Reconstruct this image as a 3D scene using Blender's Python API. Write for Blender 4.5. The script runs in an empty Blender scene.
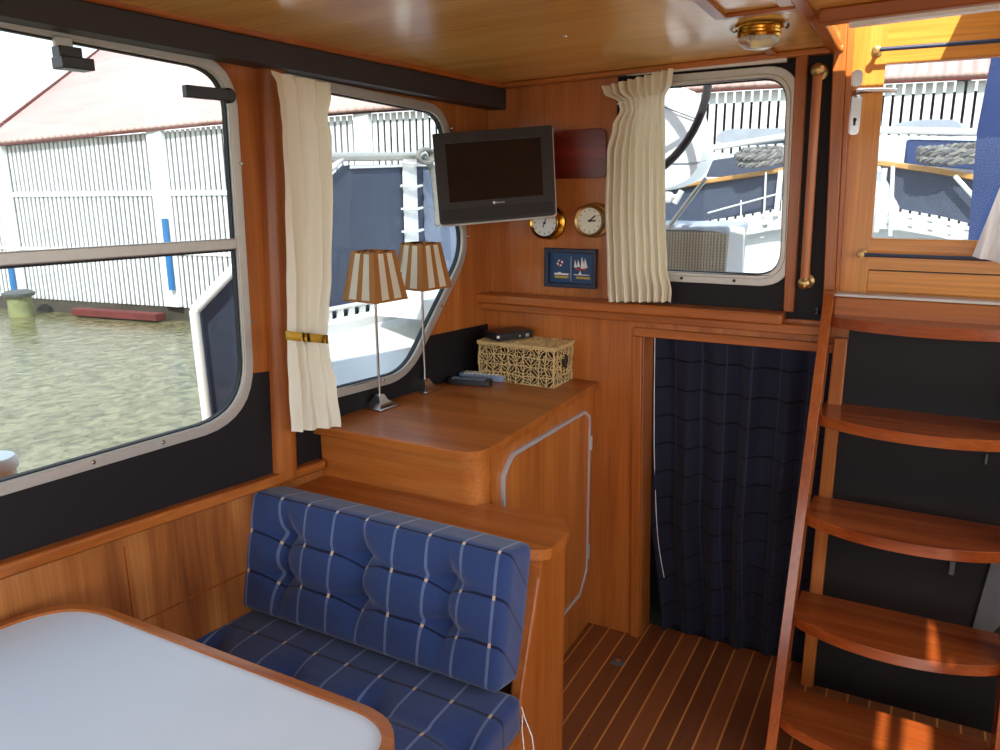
import bpy, bmesh, math, random
from mathutils import Vector, Matrix
from mathutils.geometry import tessellate_polygon
random.seed(7)
C = bpy.context.scene.collection
V = Vector
PI = math.pi

# ------------------------------------------------------------------ camera geometry
F = 785.0; HC = 1.55; CAM = V((0, 0, HC))
def cdir(u, v): return V(((u-500)/F, (375-v)/F, 1.0))
_y = cdir(935, 181).normalized()
_x = -cdir(-1000, 193); _x = (_x - _y*_x.dot(_y)).normalized()
_z = _x.cross(_y)
if _z[1] < 0: _z = -_z
def ray(u, v):
    d = cdir(u, v); return V((_x.dot(d), _y.dot(d), _z.dot(d)))
def onp(u, v, p, n):
    r = ray(u, v); return CAM + r*((V(p)-CAM).dot(n)/r.dot(n))
def onz(u, v, h): return onp(u, v, (0, 0, h), V((0, 0, 1)))
def ony(u, v, d): return onp(u, v, (0, d, 0), V((0, 1, 0)))
def onx(u, v, d): return onp(u, v, (d, 0, 0), V((1, 0, 0)))
# left wall plane (toes in towards the bulkhead)
A7 = math.radians(7)
LP = V((-1.347, 2.41, 0)); LN = V((math.cos(A7), -math.sin(A7), 0)); LF = V((math.sin(A7), math.cos(A7), 0))
def W(y, z, off=0.0):            # point on left wall by y coordinate
    s = (y-LP.y)/LF.y
    return LP + LF*s + LN*off + V((0, 0, z))
def Wp(u, v, off=0.0): return onp(u, v, LP+LN*off, LN)

# ------------------------------------------------------------------ materials
MATS = {}
def nt(name):
    m = bpy.data.materials.new(name); m.use_nodes = True
    t = m.node_tree; b = t.nodes['Principled BSDF']; return m, t, b
def sr(c):
    f = lambda x: x/12.92 if x <= .04045 else ((x+.055)/1.055)**2.4
    return (f(c[0]/255), f(c[1]/255), f(c[2]/255), 1)
def plain(name, c, rough=.5, metal=0, coat=0, noise=0, scale=40, bump=0, spec=.5, sheen=0):
    m, t, b = nt(name)
    b.inputs['Base Color'].default_value = sr(c); b.inputs['Roughness'].default_value = rough
    b.inputs['Metallic'].default_value = metal; b.inputs['Coat Weight'].default_value = coat
    b.inputs['Specular IOR Level'].default_value = spec; b.inputs['Sheen Weight'].default_value = sheen
    tc = t.nodes.new('ShaderNodeTexCoord'); n = t.nodes.new('ShaderNodeTexNoise')
    n.inputs['Scale'].default_value = scale; n.inputs['Detail'].default_value = 4
    t.links.new(tc.outputs['Object'], n.inputs['Vector'])
    if noise:
        mx = t.nodes.new('ShaderNodeMix'); mx.data_type = 'RGBA'
        mx.inputs['A'].default_value = sr([x*(1-noise) for x in c]); mx.inputs['B'].default_value = sr([min(255, x*(1+noise)) for x in c])
        t.links.new(n.outputs['Fac'], mx.inputs['Factor']); t.links.new(mx.outputs['Result'], b.inputs['Base Color'])
    if bump:
        bp = t.nodes.new('ShaderNodeBump'); bp.inputs['Strength'].default_value = bump; bp.inputs['Distance'].default_value = .002
        t.links.new(n.outputs['Fac'], bp.inputs['Height']); t.links.new(bp.outputs['Normal'], b.inputs['Normal'])
    MATS[name] = m; return m
def wood(name, c1, c2, c3, axis, rough=.32, coat=.25, k=1.0, boards=None):
    """varnished wood; grain runs along axis (0,1,2)"""
    m, t, b = nt(name); L = t.links.new
    tc = t.nodes.new('ShaderNodeTexCoord'); geo = t.nodes.new('ShaderNodeNewGeometry')
    mp = t.nodes.new('ShaderNodeMapping'); s = [9*k, 9*k, 9*k]; s[axis] = .7*k; mp.inputs['Scale'].default_value = s
    L(geo.outputs['Position'], mp.inputs['Vector'])
    n1 = t.nodes.new('ShaderNodeTexNoise'); n1.inputs['Scale'].default_value = 1.6; n1.inputs['Detail'].default_value = 6; n1.inputs['Distortion'].default_value = .6
    L(mp.outputs['Vector'], n1.inputs['Vector'])
    mp2 = t.nodes.new('ShaderNodeMapping'); s = [160, 160, 160]; s[axis] = 4; mp2.inputs['Scale'].default_value = s
    L(geo.outputs['Position'], mp2.inputs['Vector'])
    n2 = t.nodes.new('ShaderNodeTexNoise'); n2.inputs['Scale'].default_value = 1.0; n2.inputs['Detail'].default_value = 3
    L(mp2.outputs['Vector'], n2.inputs['Vector'])
    r = t.nodes.new('ShaderNodeValToRGB'); e = r.color_ramp.elements
    e[0].position = .28; e[0].color = sr(c2); e[1].position = .72; e[1].color = sr(c3)
    q = e.new(.5); q.color = sr(c1)
    L(n1.outputs['Fac'], r.inputs['Fac'])
    r2 = t.nodes.new('ShaderNodeMapRange'); r2.inputs['From Min'].default_value = .3; r2.inputs['From Max'].default_value = .7
    r2.inputs['To Min'].default_value = .80; r2.inputs['To Max'].default_value = 1.08
    L(n2.outputs['Fac'], r2.inputs['Value'])
    hs = t.nodes.new('ShaderNodeHueSaturation'); L(r.outputs['Color'], hs.inputs['Color']); L(r2.outputs['Result'], hs.inputs['Value'])
    L(hs.outputs['Color'], b.inputs['Base Color'])
    b.inputs['Roughness'].default_value = rough; b.inputs['Coat Weight'].default_value = coat; b.inputs['Coat Roughness'].default_value = .12; b.inputs['Specular IOR Level'].default_value = .38
    bp = t.nodes.new('ShaderNodeBump'); bp.inputs['Strength'].default_value = .08; bp.inputs['Distance'].default_value = .001
    L(n2.outputs['Fac'], bp.inputs['Height']); L(bp.outputs['Normal'], b.inputs['Normal'])
    MATS[name] = m; return m
TK = (178, 102, 42); TKd = (152, 80, 29); TKl = (194, 118, 54)
wood('teak_z', TK, TKd, TKl, 2)
wood('teak_x', TK, TKd, TKl, 0)
wood('teak_y', TK, TKd, TKl, 1)
wood('trim_x', (170, 96, 38), (146, 76, 26), (186, 112, 50), 0, .3, .08)
wood('trim_y', (170, 96, 38), (146, 76, 26), (186, 112, 50), 1, .3, .08)
wood('trim_z', (166, 94, 38), (142, 74, 26), (182, 108, 48), 2, .3, .08)
wood('wain', (164, 98, 46), (118, 60, 24), (192, 126, 68), 2, .35, .15, 1.1)
wood('ceil_ply', (226, 176, 92), (210, 156, 74), (234, 188, 108), 0, .26, .35, .5)
wood('ladder_x', (142, 68, 27), (116, 50, 18), (160, 84, 36), 0, .22, .35)
wood('ladder_z', (152, 76, 30), (128, 58, 21), (168, 92, 40), 2, .22, .3)
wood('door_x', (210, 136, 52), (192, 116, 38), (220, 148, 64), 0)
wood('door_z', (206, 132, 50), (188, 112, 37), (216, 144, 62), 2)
wood('dark_plaque', (110, 34, 20), (84, 24, 14), (132, 46, 28), 0, .3, .4)
wood('cap_wood', (214, 158, 92), (190, 130, 66), (226, 174, 112), 0, .5, 0)
plain('black_vinyl', (22, 19, 22), .6, spec=.3, noise=.12, scale=200, bump=.15)
plain('beam_black', (50, 44, 46), .55, noise=.08, scale=120, bump=.1)
plain('alu', (190, 186, 178), .42, .55, noise=.04, scale=60)
plain('steel', (200, 200, 200), .18, 1)
plain('alu_trim', (196, 198, 200), .3, .35)
plain('brass', (200, 150, 60), .2, 1)
plain('dull_brass', (182, 150, 98), .35, .9, noise=.1)
plain('gasket', (22, 22, 26), .6)
plain('black_plastic', (30, 30, 33), .35)
plain('tv_plastic', (48, 48, 50), .3)
plain('tv_screen', (12, 11, 17), .1, coat=.2)
plain('laminate', (214, 226, 240), .5, spec=.35, noise=.015, scale=8)
plain('cream_cloth', (232, 222, 196), .9, noise=.03, scale=300, bump=.2, sheen=.2)
plain('white_cloth', (232, 230, 226), .9, noise=.02, scale=300, bump=.2)
plain('gold_cloth', (190, 150, 40), .6, noise=.1, scale=200, bump=.2)
plain('shade_brown', (160, 104, 44), .8)
plain('straw', (204, 178, 124), .6, noise=.18, scale=90)
plain('basket_dark', (70, 52, 34), .9)
plain('blue_grey', (120, 140, 165), .35, coat=.3)
plain('dial', (214, 208, 186), .35, .3)
plain('dial_white', (225, 228, 228), .4)
plain('picture_blue', (26, 66, 110), .4, noise=.15, scale=60)
plain('navy_frame', (30, 42, 66), .4)
plain('white', (236, 236, 234), .45)
plain('red_paint', (160, 50, 40), .5)
plain('gold_paint', (190, 160, 60), .5)
plain('white_gel', (238, 240, 240), .35, noise=.02, scale=5)
plain('navy_canvas', (72, 80, 100), .85, noise=.12, scale=14, bump=.1)
plain('grey_canvas', (128, 138, 158), .8, noise=.08, scale=12)
plain('blue_canvas', (42, 62, 112), .8, noise=.08, scale=20)
plain('grey_tarp', (170, 176, 186), .7, noise=.1, scale=10)
plain('rope', (124, 122, 116), .9, noise=.3, scale=120)
plain('rope_dark', (84, 82, 84), .9, noise=.7, scale=60)
plain('wheel_black', (52, 52, 58), .45)
plain('slat_white', (226, 228, 230), .8, noise=.12, scale=6)
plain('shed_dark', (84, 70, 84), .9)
plain('shadow_band_dark', (66, 60, 52), .9, noise=.3, scale=3)  # dark tone standing for the shade under the shed slats
plain('shed_grey', (150, 146, 154), .9, noise=.35, scale=2)
plain('rust', (96, 44, 40), .9, noise=.3, scale=8)
plain('pile_green', (120, 124, 84), .9, noise=.3, scale=8)
plain('pole_blue', (40, 110, 170), .5)
plain('grey_paint', (80, 82, 82), .6, noise=.2, scale=12)
plain('wicker_grey', (150, 134, 112), .8)
plain('black_felt', (20, 18, 19), .5, spec=.25, noise=.1, scale=4)
plain('white_plastic', (230, 230, 226), .35)
plain('tower_blue', (120, 160, 176), .6)
def roof_mat():
    m, t, b = nt('roof_red'); L = t.links.new
    geo = t.nodes.new('ShaderNodeNewGeometry'); w = t.nodes.new('ShaderNodeTexWave'); w.inputs['Scale'].default_value = 2.2
    w.bands_direction = 'X'; L(geo.outputs['Position'], w.inputs['Vector'])
    n = t.nodes.new('ShaderNodeTexNoise'); n.inputs['Scale'].default_value = .8; L(geo.outputs['Position'], n.inputs['Vector'])
    r = t.nodes.new('ShaderNodeValToRGB'); r.color_ramp.elements[0].color = sr((200, 156, 150)); r.color_ramp.elements[1].color = sr((222, 188, 182))
    L(n.outputs['Fac'], r.inputs['Fac']); L(r.outputs['Color'], b.inputs['Base Color'])
    bp = t.nodes.new('ShaderNodeBump'); bp.inputs['Strength'].default_value = .6; bp.inputs['Distance'].default_value = .05
    L(w.outputs['Fac'], bp.inputs['Height']); L(bp.outputs['Normal'], b.inputs['Normal']); b.inputs['Roughness'].default_value = .8
    MATS['roof_red'] = m
roof_mat()
def floor_mat():
    m, t, b = nt('floor_teak'); L = t.links.new
    base = MATS['ladder_x']; geo = t.nodes.new('ShaderNodeNewGeometry'); sx = t.nodes.new('ShaderNodeSeparateXYZ'); L(geo.outputs['Position'], sx.inputs[0])
    a = t.nodes.new('ShaderNodeMath'); a.operation = 'ADD'; a.inputs[1].default_value = 6.07+.737-6.07+.0607*60; L(sx.outputs['X'], a.inputs[0])
    d = t.nodes.new('ShaderNodeMath'); d.operation = 'DIVIDE'; d.inputs[1].default_value = .0607; L(a.outputs[0], d.inputs[0])
    fr = t.nodes.new('ShaderNodeMath'); fr.operation = 'FRACT'; L(d.outputs[0], fr.inputs[0])
    fl = t.nodes.new('ShaderNodeMath'); fl.operation = 'FLOOR'; L(d.outputs[0], fl.inputs[0])
    lt = t.nodes.new('ShaderNodeMath'); lt.operation = 'LESS_THAN'; lt.inputs[1].default_value = .09; L(fr.outputs[0], lt.inputs[0])
    wn = t.nodes.new('ShaderNodeTexWhiteNoise'); wn.noise_dimensions = '1D'; L(fl.outputs[0], wn.inputs['W'])
    mp = t.nodes.new('ShaderNodeMapping'); mp.inputs['Scale'].default_value = (60, 2.5, 10); L(geo.outputs['Position'], mp.inputs['Vector'])
    n = t.nodes.new('ShaderNodeTexNoise'); n.inputs['Scale'].default_value = 1; n.inputs['Detail'].default_value = 5; L(mp.outputs['Vector'], n.inputs['Vector'])
    ad = t.nodes.new('ShaderNodeMath'); ad.operation = 'MULTIPLY_ADD'; ad.inputs[1].default_value = .5; L(wn.outputs['Value'], ad.inputs[0])
    h = t.nodes.new('ShaderNodeMath'); h.operation = 'MULTIPLY'; h.inputs[1].default_value = .7; L(n.outputs['Fac'], h.inputs[0]); L(h.outputs[0], ad.inputs[2])
    r = t.nodes.new('ShaderNodeValToRGB'); r.color_ramp.elements[0].color = sr((90, 48, 26)); r.color_ramp.elements[1].color = sr((138, 78, 40))
    L(ad.outputs[0], r.inputs['Fac'])
    mx = t.nodes.new('ShaderNodeMix'); mx.data_type = 'RGBA'; mx.inputs['B'].default_value = sr((196, 130, 62))
    L(lt.outputs[0], mx.inputs['Factor']); L(r.outputs['Color'], mx.inputs['A']); L(mx.outputs['Result'], b.inputs['Base Color'])
    b.inputs['Roughness'].default_value = .4; b.inputs['Coat Weight'].default_value = .12
    MATS['floor_teak'] = m
floor_mat()
def plaid_mat(name, base, stripe, dark, px, py, ox, oy, dot, axes=('X', 'Z'), wx=.055, wy=.035, dotw=1.0, z_base=True):
    """woven plaid: pale stripes across x, dark lines across the second axis, dots where they cross"""
    m, t, b = nt(name); L = t.links.new
    tc = t.nodes.new('ShaderNodeUVMap'); sx = t.nodes.new('ShaderNodeSeparateXYZ'); L(tc.outputs['UV'], sx.inputs[0])
    def band(sock, per, off, w):
        a = t.nodes.new('ShaderNodeMath'); a.operation = 'MULTIPLY_ADD'; a.inputs[1].default_value = 1/per; a.inputs[2].default_value = -off/per+50+.5
        L(sock, a.inputs[0]); f = t.nodes.new('ShaderNodeMath'); f.operation = 'FRACT'; L(a.outputs[0], f.inputs[0])
        s = t.nodes.new('ShaderNodeMath'); s.operation = 'SUBTRACT'; s.inputs[1].default_value = .5; L(f.outputs[0], s.inputs[0])
        ab = t.nodes.new('ShaderNodeMath'); ab.operation = 'ABSOLUTE'; L(s.outputs[0], ab.inputs[0])
        l = t.nodes.new('ShaderNodeMath'); l.operation = 'LESS_THAN'; l.inputs[1].default_value = w; L(ab.outputs[0], l.inputs[0]); return l.outputs[0]
    b1 = band(sx.outputs['X'], px, ox, wx); b2 = band(sx.outputs['Y'], py, oy, wy)
    n = t.nodes.new('ShaderNodeTexNoise'); n.inputs['Scale'].default_value = 260; L(tc.outputs['UV'], n.inputs['Vector'])
    c0 = t.nodes.new('ShaderNodeMix'); c0.data_type = 'RGBA'; c0.inputs['A'].default_value = sr([x*.8 for x in base]); c0.inputs['B'].default_value = sr([x*1.2 for x in base]); L(n.outputs['Fac'], c0.inputs['Factor'])
    def mix(fac, a, col):
        x = t.nodes.new('ShaderNodeMix'); x.data_type = 'RGBA'; L(fac, x.inputs['Factor']); L(a, x.inputs['A']); x.inputs['B'].default_value = sr(col); return x.outputs['Result']
    c = mix(b2, c0.outputs['Result'], dark); c = mix(b1, c, stripe)
    if dot:
        mu = t.nodes.new('ShaderNodeMath'); mu.operation = 'MULTIPLY'; L(b1, mu.inputs[0]); L(band(sx.outputs['Y'], py, oy, wy*1.5), mu.inputs[1]); c = mix(mu.outputs[0], c, dot)
    L(c, b.inputs['Base Color']); b.inputs['Roughness'].default_value = .92; b.inputs['Sheen Weight'].default_value = .25; b.inputs['Specular IOR Level'].default_value = .2
    bp = t.nodes.new('ShaderNodeBump'); bp.inputs['Strength'].default_value = .2; bp.inputs['Distance'].default_value = .001; L(n.outputs['Fac'], bp.inputs['Height']); L(bp.outputs['Normal'], b.inputs['Normal'])
    MATS[name] = m
plaid_mat('plaid', (46, 66, 112), (100, 116, 154), (22, 29, 60), .090, .105, .045, .0, (206, 184, 158), wx=.040, wy=.032)
plaid_mat('plaid_navy', (34, 35, 50), (48, 50, 68), (14, 14, 22), .11, .098, .03, .0, None, wx=.03, wy=.035)
MATS['plaid_navy'].node_tree.nodes['Principled BSDF'].inputs['Sheen Weight'].default_value = .05
def glass_mat():
    m, t, b = nt('pane_glass'); t.nodes.remove(b); L = t.links.new
    tr = t.nodes.new('ShaderNodeBsdfTransparent'); tr.inputs['Color'].default_value = (.62, .64, .64, 1)
    g = t.nodes.new('ShaderNodeBsdfGlossy'); g.inputs['Roughness'].default_value = .02
    fr = t.nodes.new('ShaderNodeFresnel'); fr.inputs['IOR'].default_value = 1.3
    gg = t.nodes.new('ShaderNodeNewGeometry'); ml = t.nodes.new('ShaderNodeMath'); ml.operation = 'SUBTRACT'; ml.inputs[0].default_value = 1; L(gg.outputs['Backfacing'], ml.inputs[1])
    m2 = t.nodes.new('ShaderNodeMath'); m2.operation = 'MULTIPLY'; L(fr.outputs[0], m2.inputs[0]); L(ml.outputs[0], m2.inputs[1])
    mx = t.nodes.new('ShaderNodeMixShader'); L(m2.outputs[0], mx.inputs[0]); L(tr.outputs[0], mx.inputs[1]); L(g.outputs[0], mx.inputs[2])
    L(mx.outputs[0], t.nodes['Material Output'].inputs['Surface']); MATS['pane_glass'] = m
    m, t, b = nt('ribbed_glass'); b.inputs['Base Color'].default_value = (.9, .92, .9, 1); b.inputs['Roughness'].default_value = .15
    b.inputs['Transmission Weight'].default_value = .75; MATS['ribbed_glass'] = m
    m, t, b = nt('shade_cream'); b.inputs['Base Color'].default_value = sr((246, 242, 230)); b.inputs['Roughness'].default_value = .8
    tl = t.nodes.new('ShaderNodeBsdfTranslucent'); tl.inputs['Color'].default_value = sr((240, 230, 205))
    mx = t.nodes.new('ShaderNodeMixShader'); mx.inputs[0].default_value = .5; L = t.links.new
    L(b.outputs[0], mx.inputs[1]); L(tl.outputs[0], mx.inputs[2]); L(mx.outputs[0], t.nodes['Material Output'].inputs['Surface']); MATS['shade_cream'] = m
    for nm, c in (('curtain_cream', (244, 238, 218)), ('curtain_white', (238, 238, 236))):
        m, t, b = nt(nm); b.inputs['Base Color'].default_value = sr(c); b.inputs['Roughness'].default_value = .9
        tl = t.nodes.new('ShaderNodeBsdfTranslucent'); tl.inputs['Color'].default_value = sr(c)
        mx = t.nodes.new('ShaderNodeMixShader'); mx.inputs[0].default_value = .22; L = t.links.new
        L(b.outputs[0], mx.inputs[1]); L(tl.outputs[0], mx.inputs[2]); L(mx.outputs[0], t.nodes['Material Output'].inputs['Surface']); MATS[nm] = m
glass_mat()
def water_mat():
    m, t, b = nt('canal_water'); L = t.links.new
    geo = t.nodes.new('ShaderNodeNewGeometry')
    mp = t.nodes.new('ShaderNodeMapping'); mp.inputs['Scale'].default_value = (1.3, 1, 1); L(geo.outputs['Position'], mp.inputs['Vector'])
    n = t.nodes.new('ShaderNodeTexNoise'); n.inputs['Scale'].default_value = 7; n.inputs['Detail'].default_value = 5; n.inputs['Distortion'].default_value = .8; L(mp.outputs['Vector'], n.inputs['Vector'])
    bp = t.nodes.new('ShaderNodeBump'); bp.inputs['Strength'].default_value = .4; bp.inputs['Distance'].default_value = .03
    L(n.outputs['Fac'], bp.inputs['Height']); L(bp.outputs['Normal'], b.inputs['Normal'])
    r = t.nodes.new('ShaderNodeValToRGB'); r.color_ramp.elements[0].position = .35; r.color_ramp.elements[1].position = .65
    r.color_ramp.elements[0].color = sr((84, 80, 54)); r.color_ramp.elements[1].color = sr((138, 132, 100)); L(n.outputs['Fac'], r.inputs['Fac']); L(r.outputs['Color'], b.inputs['Base Color'])
    b.inputs['Roughness'].default_value = .1; b.inputs['IOR'].default_value = 1.33
    MATS['canal_water'] = m
water_mat()

# ------------------------------------------------------------------ mesh helpers
class MB:
    """collects shapes in world coordinates; build() links them as ONE mesh object"""
    def __init__(s): s.v = []; s.f = []; s.mi = []; s.uv = {}; s.smooth = []
    def add(s, vs, fs, mi=0, smooth=False):
        o = len(s.v); s.v += [V(p) for p in vs]
        for f in fs: s.f.append([i+o for i in f]); s.mi.append(mi); s.smooth.append(smooth)
        return s
    def box(s, x0, x1, y0, y1, z0, z1, mi=0):
        p = [(x, y, z) for x in (x0, x1) for y in (y0, y1) for z in (z0, z1)]
        return s.add(p, [(0, 1, 3, 2), (4, 6, 7, 5), (0, 4, 5, 1), (2, 3, 7, 6), (0, 2, 6, 4), (1, 5, 7, 3)], mi)
    def obox(s, c, ax, ay, az, mi=0):
        c = V(c); ax, ay, az = V(ax), V(ay), V(az)
        p = [c+ax*i+ay*j+az*k for i in (-.5, .5) for j in (-.5, .5) for k in (-.5, .5)]
        return s.add(p, [(0, 1, 3, 2), (4, 6, 7, 5), (0, 4, 5, 1), (2, 3, 7, 6), (0, 2, 6, 4), (1, 5, 7, 3)], mi)
    def plate(s, loops, vec, mi=0):
        """planar loops (outer first, then holes) extruded by vec"""
        vec = V(vec); loops = [[V(p) for p in l] for l in loops]
        flat = [p for l in loops for p in l]; n = len(flat)
        tris = tessellate_polygon(loops)
        fs = [tuple(t) for t in tris] + [tuple(i+n for i in reversed(t)) for t in tris]
        o = 0
        for l in loops:
            k = len(l)
            for i in range(k): a, b = o+i, o+(i+1) % k; fs.append((a, b, b+n, a+n))
            o += k
        return s.add(flat+[p+vec for p in flat], fs, mi)
    def tube(s, pts, r, seg=10, mi=0, caps=True, closed=False):
        pts = [V(p) for p in pts]; n = len(pts); rs = r if isinstance(r, (list, tuple)) else [r]*n
        rings = []; up = None
        for i, p in enumerate(pts):
            if closed: d = pts[(i+1) % n]-pts[i-1]
            else: d = pts[min(i+1, n-1)]-pts[max(i-1, 0)]
            d.normalize()
            if up is None: up = V((0, 0, 1)) if abs(d.z) < .9 else V((1, 0, 0))
            a = d.cross(up)
            if a.length < 1e-5: a = d.orthogonal()
            a.normalize(); up = a.cross(d).normalized()
            rings.append([p+(a*math.cos(2*PI*k/seg)+up*math.sin(2*PI*k/seg))*rs[i] for k in range(seg)])
        vs = [q for g in rings for q in g]; fs = []
        for i in range(n if closed else n-1):
            j = (i+1) % n
            for k in range(seg): fs.append((i*seg+k, i*seg+(k+1) % seg, j*seg+(k+1) % seg, j*seg+k))
        if caps and not closed: fs += [tuple(reversed(range(seg))), tuple((n-1)*seg+k for k in range(seg))]
        return s.add(vs, fs, mi, True)
    def lathe(s, c, axis, prof, seg=24, mi=0):
        """prof: list of (radius, distance along axis)"""
        c = V(c); ax = V(axis).normalized(); a = ax.orthogonal().normalized(); b = ax.cross(a)
        vs = []; fs = []
        for r, h in prof:
            vs += [c+ax*h+(a*math.cos(2*PI*k/seg)+b*math.sin(2*PI*k/seg))*max(r, 1e-5) for k in range(seg)]
        for i in range(len(prof)-1):
            for k in range(seg): fs.append((i*seg+k, i*seg+(k+1) % seg, (i+1)*seg+(k+1) % seg, (i+1)*seg+k))
        fs += [tuple(reversed(range(seg))), tuple((len(prof)-1)*seg+k for k in range(seg))]
        return s.add(vs, fs, mi, True)
    def grid(s, P, mi=0, smooth=True, uvs=None):
        """P[i][j] grid of points"""
        R, K = len(P), len(P[0]); o = len(s.v)
        fs = [(i*K+j, i*K+j+1, (i+1)*K+j+1, (i+1)*K+j) for i in range(R-1) for j in range(K-1)]
        s.add([p for r in P for p in r], fs, mi, smooth)
        if uvs:
            for i in range(R):
                for j in range(K): s.uv[o+i*K+j] = uvs[i][j]
        return s
WL = {}
def build(name, mb, mats, parent=None, bevel=0, seg=2, angle=40, solid=0, subd=0):
    mats = [mats] if isinstance(mats, str) else mats
    if parent is None:
        lo = V([min(p[k] for p in mb.v) for k in range(3)]); hi = V([max(p[k] for p in mb.v) for k in range(3)])
        org = V(((lo.x+hi.x)/2, (lo.y+hi.y)/2, lo.z)); loc = org
    else:
        org = WL[parent.name]; loc = V((0, 0, 0))
    me = bpy.data.meshes.new(name)
    me.from_pydata([tuple(p-org) for p in mb.v], [], mb.f)
    for m in mats: me.materials.append(MATS[m])
    for i, p in enumerate(me.polygons): p.material_index = mb.mi[i]; p.use_smooth = True
    if mb.uv:
        uv = me.uv_layers.new(name='UVMap')
        for l in me.loops: uv.data[l.index].uv = mb.uv.get(l.vertex_index, (0, 0))
    bm = bmesh.new(); bm.from_mesh(me); bmesh.ops.recalc_face_normals(bm, faces=bm.faces)
    bmesh.ops.remove_doubles(bm, verts=bm.verts, dist=1e-6); bm.to_mesh(me); bm.free()
    me.set_sharp_from_angle(angle=math.radians(angle))
    o = bpy.data.objects.new(name, me); C.objects.link(o); o.location = loc
    if parent is not None: o.parent = parent
    WL[o.name] = org
    if solid:
        md = o.modifiers.new('solid', 'SOLIDIFY'); md.thickness = solid; md.offset = 0
    if bevel:
        md = o.modifiers.new('bevel', 'BEVEL'); md.width = bevel; md.segments = seg; md.limit_method = 'ANGLE'; md.angle_limit = math.radians(35); md.harden_normals = False
    if subd:
        md = o.modifiers.new('sub', 'SUBSURF'); md.levels = subd; md.render_levels = subd
    return o
def tag(o, label=None, cat=None, group=None, kind=None):
    if label: o['label'] = label
    if cat: o['category'] = cat
    if group: o['group'] = group
    if kind: o['kind'] = kind
    return o
def struct(name, mb, mats, parent=None, **k):
    o = build(name, mb, mats, parent, **k)
    if parent is None: o['kind'] = 'structure'
    return o
def thing(name, loc, label, cat, group=None):
    o = bpy.data.objects.new(name, None); C.objects.link(o); o.location = loc; o.empty_display_size = .05; WL[o.name] = V(loc)
    return tag(o, label, cat, group)
def rpoly(pts, rs, n=6):
    """round the corners of a planar polygon"""
    out = []; k = len(pts); pts = [V(p) for p in pts]
    rs = rs if isinstance(rs, (list, tuple)) else [rs]*k
    for i in range(k):
        p, a, b = pts[i], pts[i-1], pts[(i+1) % k]; r = rs[i]
        if r <= 0: out.append(p); continue
        da = (a-p).normalized(); db = (b-p).normalized()
        r_ = min(r, (a-p).length*.49, (b-p).length*.49); s, e = p+da*r_, p+db*r_
        for j in range(n+1):
            t = j/n; q = s*(1-t)**2 + p*2*t*(1-t)*.9 + e*t*t + (s+e)*.5*2*t*(1-t)*.1
            out.append(q)
    return out
def offs(pts, d):
    """inset a 2D convex polygon (x,y tuples) by d"""
    k = len(pts); P = [V((p[0], p[1])) for p in pts]; ar = sum(P[i].x*P[(i+1) % k].y-P[(i+1) % k].x*P[i].y for i in range(k)); sg = 1 if ar > 0 else -1
    out = []
    for i in range(k):
        p, a, b = P[i], P[i-1], P[(i+1) % k]; e1 = (p-a).normalized(); e2 = (b-p).normalized()
        n1 = V((-e1.y, e1.x))*sg; n2 = V((-e2.y, e2.x))*sg; m = (n1+n2); m.normalize(); out.append(p+m*(d/max(.3, m.dot(n1))))
    return [(q.x, q.y) for q in out]
def wl(pts, off=0): return [W(y, z, off) for y, z in pts]
def bl(pts, y): return [V((x, y, z)) for x, z in pts]

# ================================================================== THE SETTING
CEIL = lambda x, y: 1.868+.032*(x+1.274)-.027*(y-2.428)
XR, YB = 1.25, -1.5
mb = MB().box(-1.75, XR, YB, 2.497, -.04, 0)
struct('floor', mb, 'floor_teak')

# windows in the left wall, as (y, z) on the wall plane
w1o = [(-.25, .962), (1.398, .966), (1.420, 1.830), (-.25, 1.920)]
w1r = [.06, .15, .10, .06]
w2o = [(1.52, .966), (1.975, .955), (2.300, 1.33), (2.185, 1.786), (1.52, 1.822)]
w2r = [.06, .09, .09, .08, .06]
def wloop(p, r, d, off): return rpoly([W(y, z, off) for y, z in (offs(p, d) if d else p)], [max(.02, q-d*.7) for q in r], 8)
h1 = wloop(w1o, w1r, .012, 0); h2 = wloop(w2o, w2r, .012, 0)
mb = MB().plate([[W(YB, 0), W(2.42, 0), W(2.42, 1.95), W(YB, 2.05)], h1, h2], LN*-.016)
struct('wall_left', mb, 'teak_z')
# black vinyl lining below the windows
h1b = [p+LN*.001 for p in h1]; h2b = [p+LN*.001 for p in h2]
def clipz(loop, z): return loop
mb = MB()
o1 = wloop(w1o, w1r, .01, .001)
# outer boundary goes round the lower half of each window
def lower_arc(loop, ztop):
    pts = [p for p in loop if p.z < ztop]; return sorted(pts, key=lambda p: p.y)
zt = 1.088
arc1 = lower_arc(o1, zt); arc2 = lower_arc(wloop(w2o, w2r, .01, .001), 1.075)
poly = [W(YB, .80, .001), W(2.41, .80, .001), W(2.41, 1.067, .001)]
# second window: enter at its diagonal
dg = [p for p in arc2]
right_cut = W(2.0795, 1.074, .001)
poly += [right_cut] + [p for p in reversed(dg) if p.y < 2.08] + [W(1.53, 1.075, .001), W(1.40, 1.088, .001)]
poly += [p for p in reversed(arc1) if p.y > .0] + [W(YB, .975, .001)]
struct('trim_1', MB().plate([poly], LN*.004), 'black_vinyl')
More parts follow.
